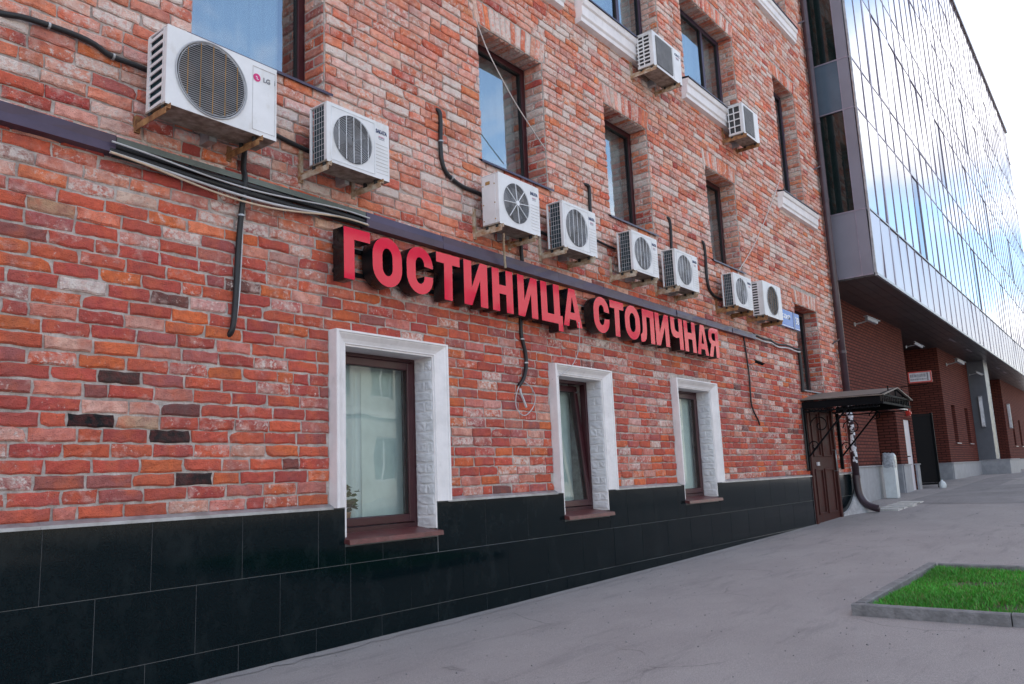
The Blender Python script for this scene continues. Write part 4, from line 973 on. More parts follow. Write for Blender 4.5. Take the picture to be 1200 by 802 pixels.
    b = MB(); b.box(w*.55, w*.62, yb+.0, -.004, -.03, .05); lv(b, 'pipe_box', 'galvanised')
    if brand == 'LG':
        b = MB(); b.disc((w*.80, yf-.0035, h*.78), .027, 24); lv(b, 'emblem', 'print_pink')
        b = MB(); b.disc((w*.80-.006, yf-.0045, h*.78+.006), .0035, 10); b.box(w*.80-.002, w*.80+.002, yf-.0046, yf-.0042, h*.78-.012, h*.78+.008); b.box(w*.80+.0021, w*.80+.013, yf-.0046, yf-.0042, h*.78-.012, h*.78-.008); lv(b, 'emblem_mark', 'print_white')
        text_part('LG', .044, (w*.862, yf-.003, h*.755), root, 'print_grey', bold=.001)
        text_part('i', .05, (w*.972, yf-.003, h*.765), root, 'print_grey')
    elif brand:
        o = text_part(brand, .042, (w*.775, yf-.003, h*.80), root, 'print_navy', width=w*.185, bold=.001)
        b = MB(); b.box(w*.82, w*.92, yf-.0030, yf-.0014, h*.745, h*.752); lv(b, 'stripe', 'print_pink')
        b = MB(); b.box(w*.82, w*.92, yf-.0030, yf-.0014, h*.725, h*.732); b.box(w*.82, w*.92, yf-.0030, yf-.0014, h*.70, h*.705); lv(b, 'stripe', 'print_navy')
    return root
ac(2.225, 3.303, .755, .497, .225, .12, 'A', 'largest white air conditioner at the left with a rusty fan guard and pink round emblem', 'LG', rust=True, fanx=.388, fr=.230)
ac(3.415, 3.312, .588, .445, .195, .12, 'B', 'white air conditioner second from the left with navy lettering and square fan frame', 'SAKATA')
ac(5.305, 3.295, .600, .475, .195, .12, 'C', 'white air conditioner with a spoked fan guard and plain side under the second middle window', 'SAKATA', fanx=.42, fr=.185)
ac(6.290, 3.282, .597, .475, .195, .12, 'B', 'white air conditioner just right of the one with the spoked guard', 'SAKATA')
ac(7.625, 3.290, .575, .462, .195, .12, 'B', 'white air conditioner below the third middle window from the left', 'SAKATA')
ac(8.660, 3.290, .612, .462, .185, .12, 'B', 'white air conditioner above the second word of the sign, left of the curved black pipe', 'SAKATA')
ac(10.40, 3.300, .620, .465, .180, .12, 'B', 'white air conditioner with rusty brackets under the fourth middle window', 'SAKATA', rust=True)
ac(11.465, 3.308, .725, .525, .180, .12, 'D', 'rightmost lower air conditioner with a large dark fan beside the blue street plaque', None, rust=True, fanx=.48, fr=.22)
ac(8.425, 6.030, .760, .465, .225, .12, 'E', 'upper air conditioner hung beside the left white window sill', 'GC')
ac(11.155, 6.025, .615, .490, .240, .12, 'E', 'upper air conditioner on an orange rusty bracket at the right white window sill', None, rust=True)

# ------------------------------------------------------------------ small wall things
pl = tag(empty('street_plaque', (12.55, -.03, 3.36)), 'blue enamel street name plaque with white lettering beside the entrance window', 'plaque'); inv = Matrix.Translation(-Vector(pl.location))
b = MB(); b.box(12.55, 13.36, -.055, -.030, 3.36, 3.64); b.box(13.44, 13.66, -.055, -.030, 3.36, 3.64); o = b.build('plate', 'blue_enamel', pl); o.matrix_parent_inverse = inv
b = MB(); b.box(13.361, 13.439, -.058, -.028, 3.355, 3.645); o = b.build('divider', 'blue_dark', pl); o.matrix_parent_inverse = inv
b = MB(); b.box(12.56, 13.35, -.0565, -.0551, 3.370, 3.380); b.box(13.45, 13.65, -.0565, -.0551, 3.370, 3.380); o = b.build('print', 'print_white', pl); o.matrix_parent_inverse = inv
for s_, x_, z_, sz, wd in (('ская', 12.62, 3.50, .12, .60), ('38', 13.475, 3.46, .17, .15)):
    o = text_part(s_, sz, (x_, -.0565, z_), pl, 'print_white', width=wd, bold=.003); o.matrix_parent_inverse = inv
def cctv(name, p, direction, label, m='lamp_white', s=1.):
    r = empty(name, p); tag(r, label, 'camera'); d = Vector(direction).normalized()
    b = MB(); b.bar((0, 0, 0), d*.30*s, .085*s, .08*s); b.build('housing', m, r, bevel=.01)
    b = MB(); b.bar(d*-.02*s+Vector((0, 0, .047*s)), d*.36*s+Vector((0, 0, .047*s)), .105*s, .012*s); b.build('sunshield', m, r)
    b = MB(); b.tube([d*.30*s, d*.312*s], .03*s, 12); b.build('lens', 'dark_glass', r)
    b = MB(); b.tube([d*.1*s, Vector((d.x*.08*s, .12*s, -.07*s)), Vector((d.x*.05*s, .26*s, -.09*s))], .014*s, 8); b.box(d.x*.05*s-.04*s, d.x*.05*s+.04*s, .25*s, .27*s, -.13*s, -.05*s); b.build('arm', 'galvanised', r)
    return r
cctv('security_camera', (11.36, -.12, 2.63), (.5, -.6, -.35), 'tiny black camera on the bricks right of the red sign', 'black_iron', .42)

# ------------------------------------------------------------------ drainpipe
dp = tag(empty('drainpipe', (15.76, -.11, .3)), 'dark purple brown drainpipe at the right end of the brick building', 'drainpipe'); inv = Matrix.Translation(-Vector(dp.location))
b = MB(); b.tube([(15.76, -.11, 12.9), (15.76, -.11, 9), (15.76, -.11, 5), (15.76, -.11, .86)], .062, 18); o = b.build('pipe', 'pipe_brown', dp, smooth=True); o.matrix_parent_inverse = inv
b = MB(); b.tube([(15.76, -.11, .87), (15.76, -.112, .72), (15.758, -.13, .56), (15.75, -.19, .43), (15.74, -.29, .345), (15.73, -.40, .305), (15.73, -.46, .295)], [.064]*40, 18, smooth=3); o = b.build('elbow', 'pipe_brown', dp, smooth=True); o.matrix_parent_inverse = inv
for z in (.87, 2.35, 3.2, 4.6, 6.2, 7.8, 9.4):
    b = MB(); b.tube([(15.76, -.11, z-.03), (15.76, -.11, z+.03)], .070, 18); o = b.build('collar', 'pipe_brown', dp); o.matrix_parent_inverse = inv
for z in (3.45, 6.9, 10):
    b = MB(); b.bar((15.72, -.10, z), (15.55, .0, z-.10), .03); o = b.build('bracket', 'pipe_brown', dp); o.matrix_parent_inverse = inv
b = MB()
for i in range(46):     # scraps of peeled notices
    z = rnd.uniform(1.15, 2.28); a0 = R_(rnd.uniform(140, 225)); da = rnd.uniform(.35, 1.0); hz = rnd.uniform(.015, .060); b = MB(); n = 4; rr = .0632+rnd.uniform(0, .0012)
    v = []
    for k in range(n+1):
        t = a0+da*k/n
        v += [(15.76+rr*math.cos(t), -.11+rr*math.sin(t), z-hz*rnd.uniform(.5, 1)), (15.76+rr*math.cos(t), -.11+rr*math.sin(t), z+hz*rnd.uniform(.4, 1))]
    b.add(v, [(2*k, 2*k+2, 2*k+3, 2*k+1) for k in range(n)]); o = b.build('paper_scrap', 'sticker', dp); o.matrix_parent_inverse = inv

# ------------------------------------------------------------------ entrance canopy
CX0, CX1, CO, CZ = 13.45, 15.25, 1.27, 2.08
cp = tag(empty('door_canopy', (14.35, 0, CZ)), 'black wrought iron gabled canopy over the brown entrance door', 'canopy'); inv = Matrix.Translation(-Vector(cp.location))
def cpart(b, n, m, **k): o = b.build(n, m, cp, **k); o.matrix_parent_inverse = inv; return o
xm = (CX0+CX1)/2; ap = CZ+.25
for (xa, xb) in ((CX0-.04, xm), (CX1+.04, xm)):
    b = MB(); v = []
    b.add([(xa, .0, CZ+.09), (xb, .0, ap), (xb, -CO-.05, ap-.03), (xa, -CO-.05, CZ+.06), (xa, .0, CZ+.105), (xb, .0, ap+.015), (xb, -CO-.05, ap-.015), (xa, -CO-.05, CZ+.075)], [(0, 1, 2, 3), (7, 6, 5, 4), (0, 3, 7, 4), (3, 2, 6, 7), (1, 0, 4, 5), (2, 1, 5, 6)]); cpart(b, 'roof_sheet', 'canopy_sheet')
b = MB()
for z in (CZ+.075, CZ-.05):
    b.bar((CX0, -.01, z+.015), (CX0, -CO, z), .03); b.bar((CX1, -.01, z+.015), (CX1, -CO, z), .03); b.bar((CX0, -CO, z), (CX1, -CO, z), .03)
b.bar((CX0, -CO, CZ+.08), (xm, -CO, ap-.03), .03); b.bar((CX1, -CO, CZ+.08), (xm, -CO, ap-.03), .03); b.bar((xm, -CO, CZ+.09), (xm, -CO, ap-.04), .02)
for x in (CX0+.45, xm+.45): b.bar((x, -CO, CZ+.08), (x, -CO, CZ+.24), .018)
b.bar((CX0, -.01, CZ-.05), (CX1, -.01, CZ-.05), .03)
cpart(b, 'frame', 'black_iron')
for i in range(16):
    x = CX0+.06+i*(CX1-CX0-.12)/15; b = MB(); b.bar((x, -CO, CZ-.045), (x, -CO, CZ+.07), .022, .010); cpart(b, 'frieze_bar', 'black_iron')
b = MB(); b.box(CX0-.006, CX0+.006, -CO+.02, -.03, CZ-.035, CZ+.062); cpart(b, 'side_apron', 'black_iron')
b = MB(); b.box(CX1-.006, CX1+.006, -CO+.02, -.03, CZ-.035, CZ+.062); cpart(b, 'side_apron', 'black_iron')
for x in (CX0+.02, CX1-.02):      # wall brackets with scrolls
    b = MB(); b.bar((x, -.045, CZ-.06), (x, -.045, 1.02), .05 if x > 14 else .035); b.bar((x, -.06, 1.25), (x, -.75, CZ-.07), .025)
    for (cy_, cz_, r0) in ((-.28, 1.75, .16), (-.70, 1.93, .11), (-.16, 1.42, .09)):
        pts = [(x, cy_+r0*(1-.055*k)*math.cos(k*.5), cz_+r0*(1-.055*k)*math.sin(k*.5)) for k in range(16)]
        b.tube(pts, .009, 6)
    b.bar((x, -.05, CZ-.10), (x, -CO+.05, CZ-.10), .02); cpart(b, 'scroll_bracket', 'black_iron')
for i in range(12):
    y = -.12-i*.095; b = MB()
    b.tube([(CX0, y+.03*math.cos(t), CZ-.09+.028*math.sin(t)) for t in [k*.7 for k in range(10)]], .006, 5); cpart(b, 'scroll', 'black_iron')
cable('conduit', [(13.38, -.04, 2.05), (13.40, -.04, 1.6), (13.40, -.04, 1.02)], .014, 'cable_black', 'thin dark conduit beside the left jamb of the entrance door', 'conduit')

# concrete flare at the building's corner and a paving slab
b = MB(); v = []; n = 10
for i in range(n+1):
    t = i/n; x = 14.98+.95*t; o_ = .05+.30*t**2; hgt = .05+.42*t**2.2
    v += [(x, -.02, gz(x, 0)-.1), (x, -o_-.06, gz(x, 0)-.1), (x, -o_, gz(x, 0)+.012), (x, -.06, gz(x, 0)+hgt), (x, -.02, gz(x, 0)+hgt+.01)]
f = []
for i in range(n):
    for q in range(4): A = i*5+q; f.append((A, A+1, A+6, A+5))
f += [(4, 3, 2, 1, 0), tuple(5*n+q for q in range(5))]
b.add(v, f); o = b.build('corner_skirt', 'concrete', hotel, smooth=False); o.matrix_parent_inverse = HM
sl = tag(empty('paving_slab', (16.9, -.5, gz(16.9, -.5))), 'pale broken paving slab lying under the drainpipe spout', 'paving slab'); inv = Matrix.Translation(-Vector(sl.location))
for i in range(5):
    a = 16.05+i*.42; z = gz(a, -.5); b = MB(); e0 = rnd.uniform(-.05, .05)
    b.add([(a, -.72+e0, z-.02), (a+.41, -.70+e0, z-.015), (a+.41, -.28, z-.01), (a, -.28, z-.02), (a, -.72+e0, z+.03), (a+.41, -.70+e0, z+.028), (a+.41, -.28, z+.035), (a, -.28, z+.035)], [(0, 1, 5, 4), (1, 2, 6, 5), (2, 3, 7, 6), (3, 0, 4, 7), (4, 5, 6, 7)]); o = b.build('slab', 'slab', sl); o.matrix_parent_inverse = inv

# ------------------------------------------------------------------ office block
X0 = 16.2; SL = .018
def yf_(x): return -.76+SL*(x-X0)
ob = tag(empty('glass_office_building', (X0, 2, .2)), 'tall mirrored glass office block overhanging a dark brick ground floor', 'building')
OI = Matrix.Translation(-Vector(ob.location))
def opart(b, n, m, parent=None, **k):
    o = b.build(n, m, parent or ob, **k)
    if parent is None: o.matrix_parent_inverse = OI
    return o
XE = 52.2; NP = 44; PW = (XE-X0-.02)/NP
LV = [4.69, 6.0, 8.11, 9.19, 11.29, 12.30, 14.42, 15.45, 17.55, 19.45]
b = MB()   # dark carcass behind the panes
yo = .07
b.add([(X0+.01, yf_(X0)+yo, LV[0]), (XE, yf_(XE)+yo, LV[0]), (XE, yf_(XE)+yo, LV[-1]), (X0+.01, yf_(X0)+yo, LV[-1])], [(0, 1, 2, 3)])
b.add([(XE, yf_(XE)+yo, LV[0]), (XE, 16, LV[0]), (XE, 16, LV[-1]), (XE, yf_(XE)+yo, LV[-1])], [(0, 1, 2, 3)])
b.add([(X0+.03, yf_(X0)+yo, LV[0]), (X0+.03, 16, LV[0]), (X0+.03, 16, LV[-1]), (X0+.03, yf_(X0)+yo, LV[-1])], [(3, 2, 1, 0)])
b.add([(X0+.03, 16, LV[0]), (XE, 16, LV[0]), (XE, 16, LV[-1]), (X0+.03, 16, LV[-1])], [(3, 2, 1, 0)])
carc = opart(b, 'curtain_wall', 'mullion')
b = MB(); b.box(X0-.02, XE+.05, -.86, 16.1, LV[-1]+.02, LV[-1]+.20) if False else None
b.add([(X0-.03, yf_(X0)-.06, LV[-1]), (XE+.06, yf_(XE)-.06, LV[-1]), (XE+.06, 16, LV[-1]), (X0-.03, 16, LV[-1]), (X0-.03, yf_(X0)-.06, LV[-1]+.14), (XE+.06, yf_(XE)-.06, LV[-1]+.14), (XE+.06, 16, LV[-1]+.14), (X0-.03, 16, LV[-1]+.14)], [(3, 2, 1, 0), (4, 5, 6, 7), (0, 1, 5, 4), (1, 2, 6, 5), (2, 3, 7, 6), (3, 0, 4, 7)])
opart(b, 'roof', 'pipe_brown')
paneb = []
for c in range(NP):
    for r in range(len(LV)-1):
        xa, xb = X0+.02+c*PW, X0+.02+(c+1)*PW
        if c == 2: xa += .05
        paneb.append((c, r, xa+.026, xb-.026, LV[r]+.03, LV[r+1]-.03))
def parea(p):
    a = project((p[2], yf_(p[2]), p[4])); q = project((p[3], yf_(p[3]), p[4])); t = project((p[2], yf_(p[2]), p[5])); c = project(((p[2]+p[3])/2, yf_(p[2]), (p[4]+p[5])/2))
    if not (a and q and t): return 0
    s = abs((q[0]-a[0])*(t[1]-a[1])-(q[1]-a[1])*(t[0]-a[0]))
    return s if (-30 < c[0] < 1240 and -60 < c[1] < 850) else s*.02
paneb.sort(key=parea, reverse=True)
rest = MB(); pcache = {}
OPENP = {(6, 1), (12, 3), (17, 1), (24, 3), (33, 3), (20, 5)}  # closed panes coloured dark to read as open windows
ang = math.atan(SL)
for i, (c, r, xa, xb, za_, zb) in enumerate(paneb):
    sp = r in (0, 2, 4, 6, 8); m = 'mirror_spandrel' if r == 0 else 'mirror_glass'
    w, h = xb-xa, zb-za_; op = (c, r) in OPENP
    yc = yf_((xa+xb)/2)
    rot = (rnd.gauss(0, .006), 0, ang+rnd.gauss(0, .0045))
    if op: rot = (0, 0, ang); m = 'shade_sash'
    if i < 300:
        key = (round(w, 3), round(h, 3), m)
        if key not in pcache:
            b = MB(); e = .006; b.add([(-w/2, .03, -h/2), (w/2, .03, -h/2), (w/2, .03, h/2), (-w/2, .03, h/2), (-w/2, e, -h/2), (w/2, e, -h/2), (w/2, e, h/2), (-w/2, e, h/2), (-w/2+e, 0, -h/2+e), (w/2-e, 0, -h/2+e), (w/2-e, 0, h/2-e), (-w/2+e, 0, h/2-e)],
              [(0, 1, 5, 4), (1, 2, 6, 5), (2, 3, 7, 6), (3, 0, 4, 7), (4, 5, 9, 8), (5, 6, 10, 9), (6, 7, 11, 10), (7, 4, 8, 11), (8, 9, 10, 11)])
            o = opart(b, 'pane', m, carc); pcache[key] = o.data
        else:
            o = bpy.data.objects.new('pane', pcache[key]); col.objects.link(o); o.parent = carc
        o.location = ((xa+xb)/2, yc+(.012 if op else 0), (za_+zb)/2); o.rotation_euler = rot
    else:
        M_ = Matrix.Translation(((xa+xb)/2, yc+(.012 if op else 0), (za_+zb)/2)) @ Matrix.Rotation(rot[2], 4, 'Z') @ Matrix.Rotation(rot[0], 4, 'X')
        v = [M_ @ Vector(p) for p in ((-w/2, .03, -h/2), (w/2, .03, -h/2), (w/2, .03, h/2), (-w/2, .03, h/2), (-w/2, 0, -h/2), (w/2, 0, -h/2), (w/2, 0, h/2), (-w/2, 0, h/2))]
        rest.add(v, [(0, 1, 5, 4), (1, 2, 6, 5), (2, 3, 7, 6), (3, 0, 4, 7), (4, 5, 6, 7)], mi=2 if op else (1 if r == 0 else 0))
o = opart(rest, 'glazing', ['mirror_glass', 'mirror_spandrel', 'shade_sash'], carc); o['kind'] = 'stuff'
for c in range(1, NP):
    xm_ = X0+.02+c*PW; ya = yf_(xm_); wd_ = .03 if c != 2 else .09
    b = MB(); b.box(-wd_/2, wd_/2, -.012, .065, 0, LV[-1]-LV[0]); b.build('mullion', 'mullion', carc, loc=(xm_, ya, LV[0]))
for z in LV[1:-1]:
    b = MB(); b.bar((X0+.02, yf_(X0)+.02, z), (XE, yf_(XE)+.02, z), .055, .03); opart(b, 'transom', 'mullion', carc)
# edge trim along the foot of the glass, and the narrow return facing the hotel
b = MB(); b.bar((X0-.01, yf_(X0)-.015, LV[0]-.02), (XE, yf_(XE)-.015, LV[0]-.02), .05, .055); b.bar((X0-.012, yf_(X0)-.012, LV[0]), (X0-.012, yf_(X0)-.012, LV[-1]), .035, .035); b.bar((X0, yf_(X0)-.012, LV[1]), (XE, yf_(XE)-.012, LV[1]), .02, .03)
opart(b, 'edge_trim', 'galvanised')
yl = -.72
for r in range(len(LV)-1):
    za_, zb = LV[r]+.012, LV[r+1]-.012
    b = MB(); b.box(X0-.005, X0+.02, yl, yl+.20, za_, zb); opart(b, 'corner_panel', 'panel_grey')
    b = MB(); b.box(X0+(.0 if r % 2 == 0 else .02), X0+.028, yl+.21, 1.2, za_, zb)
    opart(b, 'side_panel', 'panel_grey' if r == 0 else ('panel_blue' if r % 2 == 0 else 'dark_glass'))
b = MB()
for z in LV: b.box(X0-.012, X0+.01, yl, 1.2, z-.012, z+.012)
b.box(X0-.010, X0+.012, yl+.198, yl+.212, LV[0], LV[-1]); opart(b, 'side_mullion', 'mullion')
# soffit in long boards, with downlights
def yA(x): return .43+.011*(x-18)
for i in range(8):
    t0, t1 = i/8, (i+1)/8
    def yy(x, t): return yf_(x)+.02+(3.6-yf_(x))*t*.36
    b = MB(); b.add([(X0, yy(X0, t0)+.004, LV[0]-.045+i*.0005), (XE, yy(XE, t0)+.004, LV[0]-.045+i*.0005), (XE, yy(XE, t1)-.004, LV[0]-.045+i*.0005), (X0, yy(X0, t1)-.004, LV[0]-.045+i*.0005), (X0, yy(X0, t0)+.004, LV[0]-.01), (XE, yy(XE, t0)+.004, LV[0]-.01), (XE, yy(XE, t1)-.004, LV[0]-.01), (X0, yy(X0, t1)-.004, LV[0]-.01)],
          [(3, 2, 1, 0), (0, 1, 5, 4), (2, 3, 7, 6), (1, 2, 6, 5), (3, 0, 4, 7)]); opart(b, 'soffit_board', 'soffit')
b = MB(); b.add([(X0, -.7, LV[0]-.005), (XE, -.1, LV[0]-.005), (XE, 8, LV[0]-.005), (X0, 8, LV[0]-.005)], [(3, 2, 1, 0)]); opart(b, 'soffit_back', 'soffit')
for x in (26.5, 29.5, 36.5, 38.6, 44):
    b = MB(); b.box(x, x+.9, yf_(x)+.42, yf_(x)+.47, LV[0]-.056, LV[0]-.046); opart(b, 'soffit_strip', 'mullion')
# brick ground floor: boxes with real recesses
def seg(x0, x1, z1, opens, back, name='brick_wall'):
    mb = MB(); z0 = -.3
    X = sorted({x0, x1, *[v for q in opens for v in q[:2]]}); Zs = sorted({z0, z1, *[v for q in opens for v in q[2:4]]})
    for a, b_ in zip(X, X[1:]):
        for c, d in zip(Zs, Zs[1:]):
            if any(q[0] < (a+b_)/2 < q[1] and q[2] < (c+d)/2 < q[3] for q in opens): continue
            mb.add([(a, yA(a), c), (b_, yA(b_), c), (b_, yA(b_), d), (a, yA(a), d)], [(0, 1, 2, 3)])
    for q in opens:
        dp_ = q[4]
        for (xe, s_) in ((q[0], 1), (q[1], -1)):
            v = [(xe, yA(xe), q[2]), (xe, yA(xe)+dp_, q[2]), (xe, yA(xe)+dp_, q[3]), (xe, yA(xe), q[3])]; mb.add(v, [(0, 1, 2, 3) if s_ > 0 else (3, 2, 1, 0)])
        mb.add([(q[0], yA(q[0]), q[3]), (q[1], yA(q[1]), q[3]), (q[1], yA(q[1])+dp_, q[3]), (q[0], yA(q[0])+dp_, q[3])], [(3, 2, 1, 0)])
        mb.add([(q[0], yA(q[0]), q[2]), (q[1], yA(q[1]), q[2]), (q[1], yA(q[1])+dp_, q[2]), (q[0], yA(q[0])+dp_, q[2])], [(0, 1, 2, 3)])
    for xe, s_ in ((x0, 1), (x1, -1)):
        v = [(xe, yA(xe), z0), (xe, back, z0), (xe, back, z1), (xe, yA(xe), z1)]; mb.add(v, [(0, 1, 2, 3)[::-1] if s_ > 0 else (0, 1, 2, 3)])
    return opart(mb, name, 'annex_brick')
ZS = LV[0]-.02
seg(16.0, 23.46, ZS, [(19.75, 21.70, -.3, 2.36, 1.6), (22.45, 23.16, .34, 2.20, .10)], 4.2)
seg(28.2, 33.5, ZS, [(29.35, 30.0, 1.68, 2.90, .22), (31.8, 32.45, 1.68, 2.90, .22)], 4.2)
seg(42.2, 52.0, ZS, [(44.3, 45.0, 1.7, 2.95, .22), (46.8, 47.5, 1.7, 2.95, .22), (49.4, 50.1, 1.7, 2.95, .22)], 4.2)
b = MB(); b.box(16.0, 52.0, 4.1, 4.3, -.3, ZS); opart(b, 'back_wall', 'annex_brick')
b = MB(); b.box(19.75, 21.70, 2.02, 2.05, -.3, 2.36); opart(b, 'niche_back', 'dark_glass')
for (x0, x1) in ((29.35, 30.0), (31.8, 32.45), (44.3, 45.0), (46.8, 47.5), (49.4, 50.1)):
    ya = yA(x0)
    b = MB(); frame(b, x0, x1, 1.69, 2.89, .05, ya+.14, ya+.19); w = opart(b, 'window', 'purple_frame')
    b = MB(); b.box(x0+.048, x1-.048, ya+.16, ya+.17, 1.738, 2.842); b.build('pane', 'dark_glass', w)
    b = MB(); b.add([(x0-.04, ya+.16, 1.70), (x1+.04, ya+.16, 1.70), (x1+.04, ya-.06, 1.665), (x0-.04, ya-.06, 1.665), (x1+.04, ya-.06, 1.640), (x0-.04, ya-.06, 1.640)], [(3, 2, 1, 0), (5, 4, 2, 3)]); b.build('sill', 'lamp_white', w)
def stone(x0, x1, y0, y1, z0, z1):
    b = MB(); b.box(x0, x1, y0, y1, z0, z1); b.box(x0-.02, x1+.02, y0-.025, y1, z1+.001, z1+.03); return opart(b, 'stone_base', 'annex_stone', bevel=.006)
def run(x0, x1, n, z1, yfront=None):
    for i in range(n):
        a, b_ = x0+(x1-x0)*i/n+.003, x0+(x1-x0)*(i+1)/n-.003; y = (yfront if yfront is not None else yA(a))-.05
        stone(a, b_, y, yA(a)+.02, -.1, z1)
run(16.05, 19.75, 4, 1.03); run(21.70, 22.44, 1, 1.03); run(23.17, 23.46, 1, 1.03); run(28.2, 33.45, 5, 1.02); run(42.2, 52, 9, 1.04)
stone(21.64, 21.69, .45, 1.9, -.1, 1.03); stone(28.14, 28.19, .52, 4.1, -.1, 1.02); stone(42.13, 42.19, .65, 4.1, -.1, 1.04)
stone(33.5, 36.0, -.35, 1.2, -.1, 1.06)
b = MB(); b.box(33.55, 34.35, .06, 1.0, 1.095, ZS); opart(b, 'pier', 'column_grey', bevel=.01)
b = MB(); b.box(34.352, 34.38, .055, .12, 1.095, ZS); opart(b, 'pier_trim', 'lamp_white')
wd = MB(); wd.box(22.46, 23.15, .52, .57, .36, 2.19); wdo = opart(wd, 'service_door', 'door_white', bevel=.006)
b = MB(); b.tube([(22.55, .52, 1.25), (22.55, .46, 1.25), (22.65, .46, 1.25)], .012, 8); b.build('handle', 'black_iron', wdo)
b = MB(); b.add([(19.8, .43, 2.40), (21.0, .43, 2.40), (21.0, .02, 2.32), (19.8, .02, 2.32), (19.8, .43, 2.43), (21.0, .43, 2.43), (21.0, .02, 2.35), (19.8, .02, 2.35)], [(3, 2, 1, 0), (4, 5, 6, 7), (2, 3, 7, 6), (0, 4, 7, 3), (1, 2, 6, 5)]); opart(b, 'awning', 'lamp_white')
# things on and before the office block
b = MB(); b.tube([(0, 0, 0), (0, -.09, 0)], .075, 16); o = b.build('alarm_sounder', 'red_plastic', smooth=False, loc=(22.9, yA(22.9), 2.36)); bb_ = MB(); bb_.tube([(0, -.09, 0), (0, -.12, 0)], [.06, .03], 16); q = bb_.build('dome', 'red_plastic', o)
tag(o, 'small round red alarm sounder above the white service door', 'alarm')
cctv('security_camera', (18.55, .1, 4.25), (.75, -.45, -.28), 'long white camera nearest the drainpipe under the dark soffit', s=1.0)
cctv('security_camera', (23.2, .15, 4.20), (.5, -.6, -.45), 'white camera at the end of the first brick wall under the soffit', s=.8)
cctv('security_camera', (29.3, .22, 4.30), (.8, -.4, -.3), 'white camera above the two narrow windows of the office block', s=1.15)
cctv('security_camera', (33.0, .25, 4.20), (.4, -.6, -.4), 'small white camera beside the grey pier', s=.8)
for (p, lab) in (((33.54, .30, 2.75), 'slim white wall light on the grey pier side'), ((34.49, .30, 2.55), 'slim white wall light on the far edge of the grey pier'), ((43.2, .62, 2.95), 'slim white wall light on the far brick wall')):
    r = empty('wall_light', p); tag(r, lab, 'wall light'); b = MB(); b.box(-.10, .0, -.06, .06, -.5, .62); b.build('body', 'lamp_white', r, bevel=.01); b = MB(); b.box(-.104, -.101, -.05, .05, -.45, .57); b.build('diffuser', 'print_white', r)
hs = tag(empty('hanging_sign', (20.9, .45, 3.03)), 'small red framed projecting sign board with faded lettering on the dark brick wall', 'sign'); inv = Matrix.Translation(-Vector(hs.location))
hx = 22.6
b = MB(); frame(b, -.62, .45, 0, .52, .055, -.06, .06); o = b.build('frame', 'red_plastic', hs); 
o.scale = (.50, .8, .55); o.location = (1.7, -.50, .06); o.rotation_euler = (0, 0, R_(-82))
sub = []
b = MB(); b.box(-.585, .415, -.045, .045, .035, .485); q = b.build('board', 'paper', hs); q.location = o.location; q.rotation_euler = o.rotation_euler; q.scale = o.scale
b = MB()
for (z0, z1, m0) in ((.26, .40, .5), (.12, .20, .4)):
    x = -.53
    while x < .18:
        w_ = rnd.uniform(.02, .045); b.box(x, x+w_, -.048, -.0455, z0, z1*rnd.uniform(.97, 1.0)); x += w_+rnd.uniform(.012, .03)
b.box(.23, .30, -.048, -.0455, .08, .44)
q = b.build('print', 'print_grey', hs); q.location = o.location; q.rotation_euler = o.rotation_euler; q.scale = o.scale
b = MB(); b.bar((1.7, -.60, .0), (1.7, .08, .0), .02); b.bar((1.7, -.60, .25), (1.7, .08, .25), .02) if False else None; q = b.build('arm', 'black_iron', hs)
gt = tag(empty('gate', (24.15, .16, .42)), 'black metal gate leaf standing open before the recess of the brick wall', 'gate'); 
b = MB(); b.box(-.035, .035, -.035, .035, -.1, 1.98); b.build('post', 'black_iron', gt)
gq = Vector((23.5-24.15, .42, 0)); d = gq.normalized()
for zr in (.10, 1.92): b = MB(); b.bar(d*.04+Vector((0, 0, zr)), gq+Vector((0, 0, zr)), .03, .05); b.build('rail', 'black_iron', gt)
b = MB(); b.bar(d*.05+Vector((0, 0, 1.01)), gq+Vector((0, 0, 1.01)), .012, 1.76); b.build('sheet', 'black_iron', gt)
bn = tag(empty('litter_bin', (19.35, .17, gz(19.35, 0))), 'tall white litter bin with a grey bag by the dark brick wall', 'bin')
b = MB(); v = []
for z, k in ((0, .20), (.03, .21), (.74, .215)): v += [(-k, -k, z), (k, -k, z), (k, k, z), (-k, k, z)]
b.add(v, [(i*4+j, i*4+(j+1) % 4, (i+1)*4+(j+1) % 4, (i+1)*4+j) for i in range(2) for j in range(4)]+[(3, 2, 1, 0)]); b.build('body', 'bin_white', bn, bevel=.012)
b = MB(); v = []; n = 20
for z, k in ((.62, .232), (.72, .238), (.84, .225), (.90, .20), (.91, .15), (.80, .12)):
    for j in range(n):
        t = 2*math.pi*j/n; c, s_ = math.cos(t), math.sin(t); e = max(abs(c), abs(s_)); k2 = k*(.88/e+.12)*rnd.uniform(.97, 1.03); v.append((c*k2, s_*k2, z+rnd.uniform(-.015, .015)))
b.add(v, [(i*n+j, i*n+(j+1) % n, (i+1)*n+(j+1) % n, (i+1)*n+j) for i in range(5) for j in range(n)]+[tuple(5*n+j for j in range(n))]); b.build('bag', 'bag', bn, smooth=True); bn.scale = (.56, .56, 1.08)
sk = MB(); v = []; n = 10
for z, k in ((0, .16), (.10, .19), (.20, .15), (.26, .05), (.30, .06)):
    for j in range(n): t = 2*math.pi*j/n; k2 = k*rnd.uniform(.85, 1.15); v.append((math.cos(t)*k2, math.sin(t)*k2, z))
sk.add(v, [(i*n+j, i*n+(j+1) % n, (i+1)*n+(j+1) % n, (i+1)*n+j) for i in range(4) for j in range(n)]+[tuple(4*n+j for j in range(n))])
sko = sk.build('sack', 'bin_white', smooth=True, loc=(23.75, .02, gz(23.7, 0))); sko.scale = (.5, .5, .7)
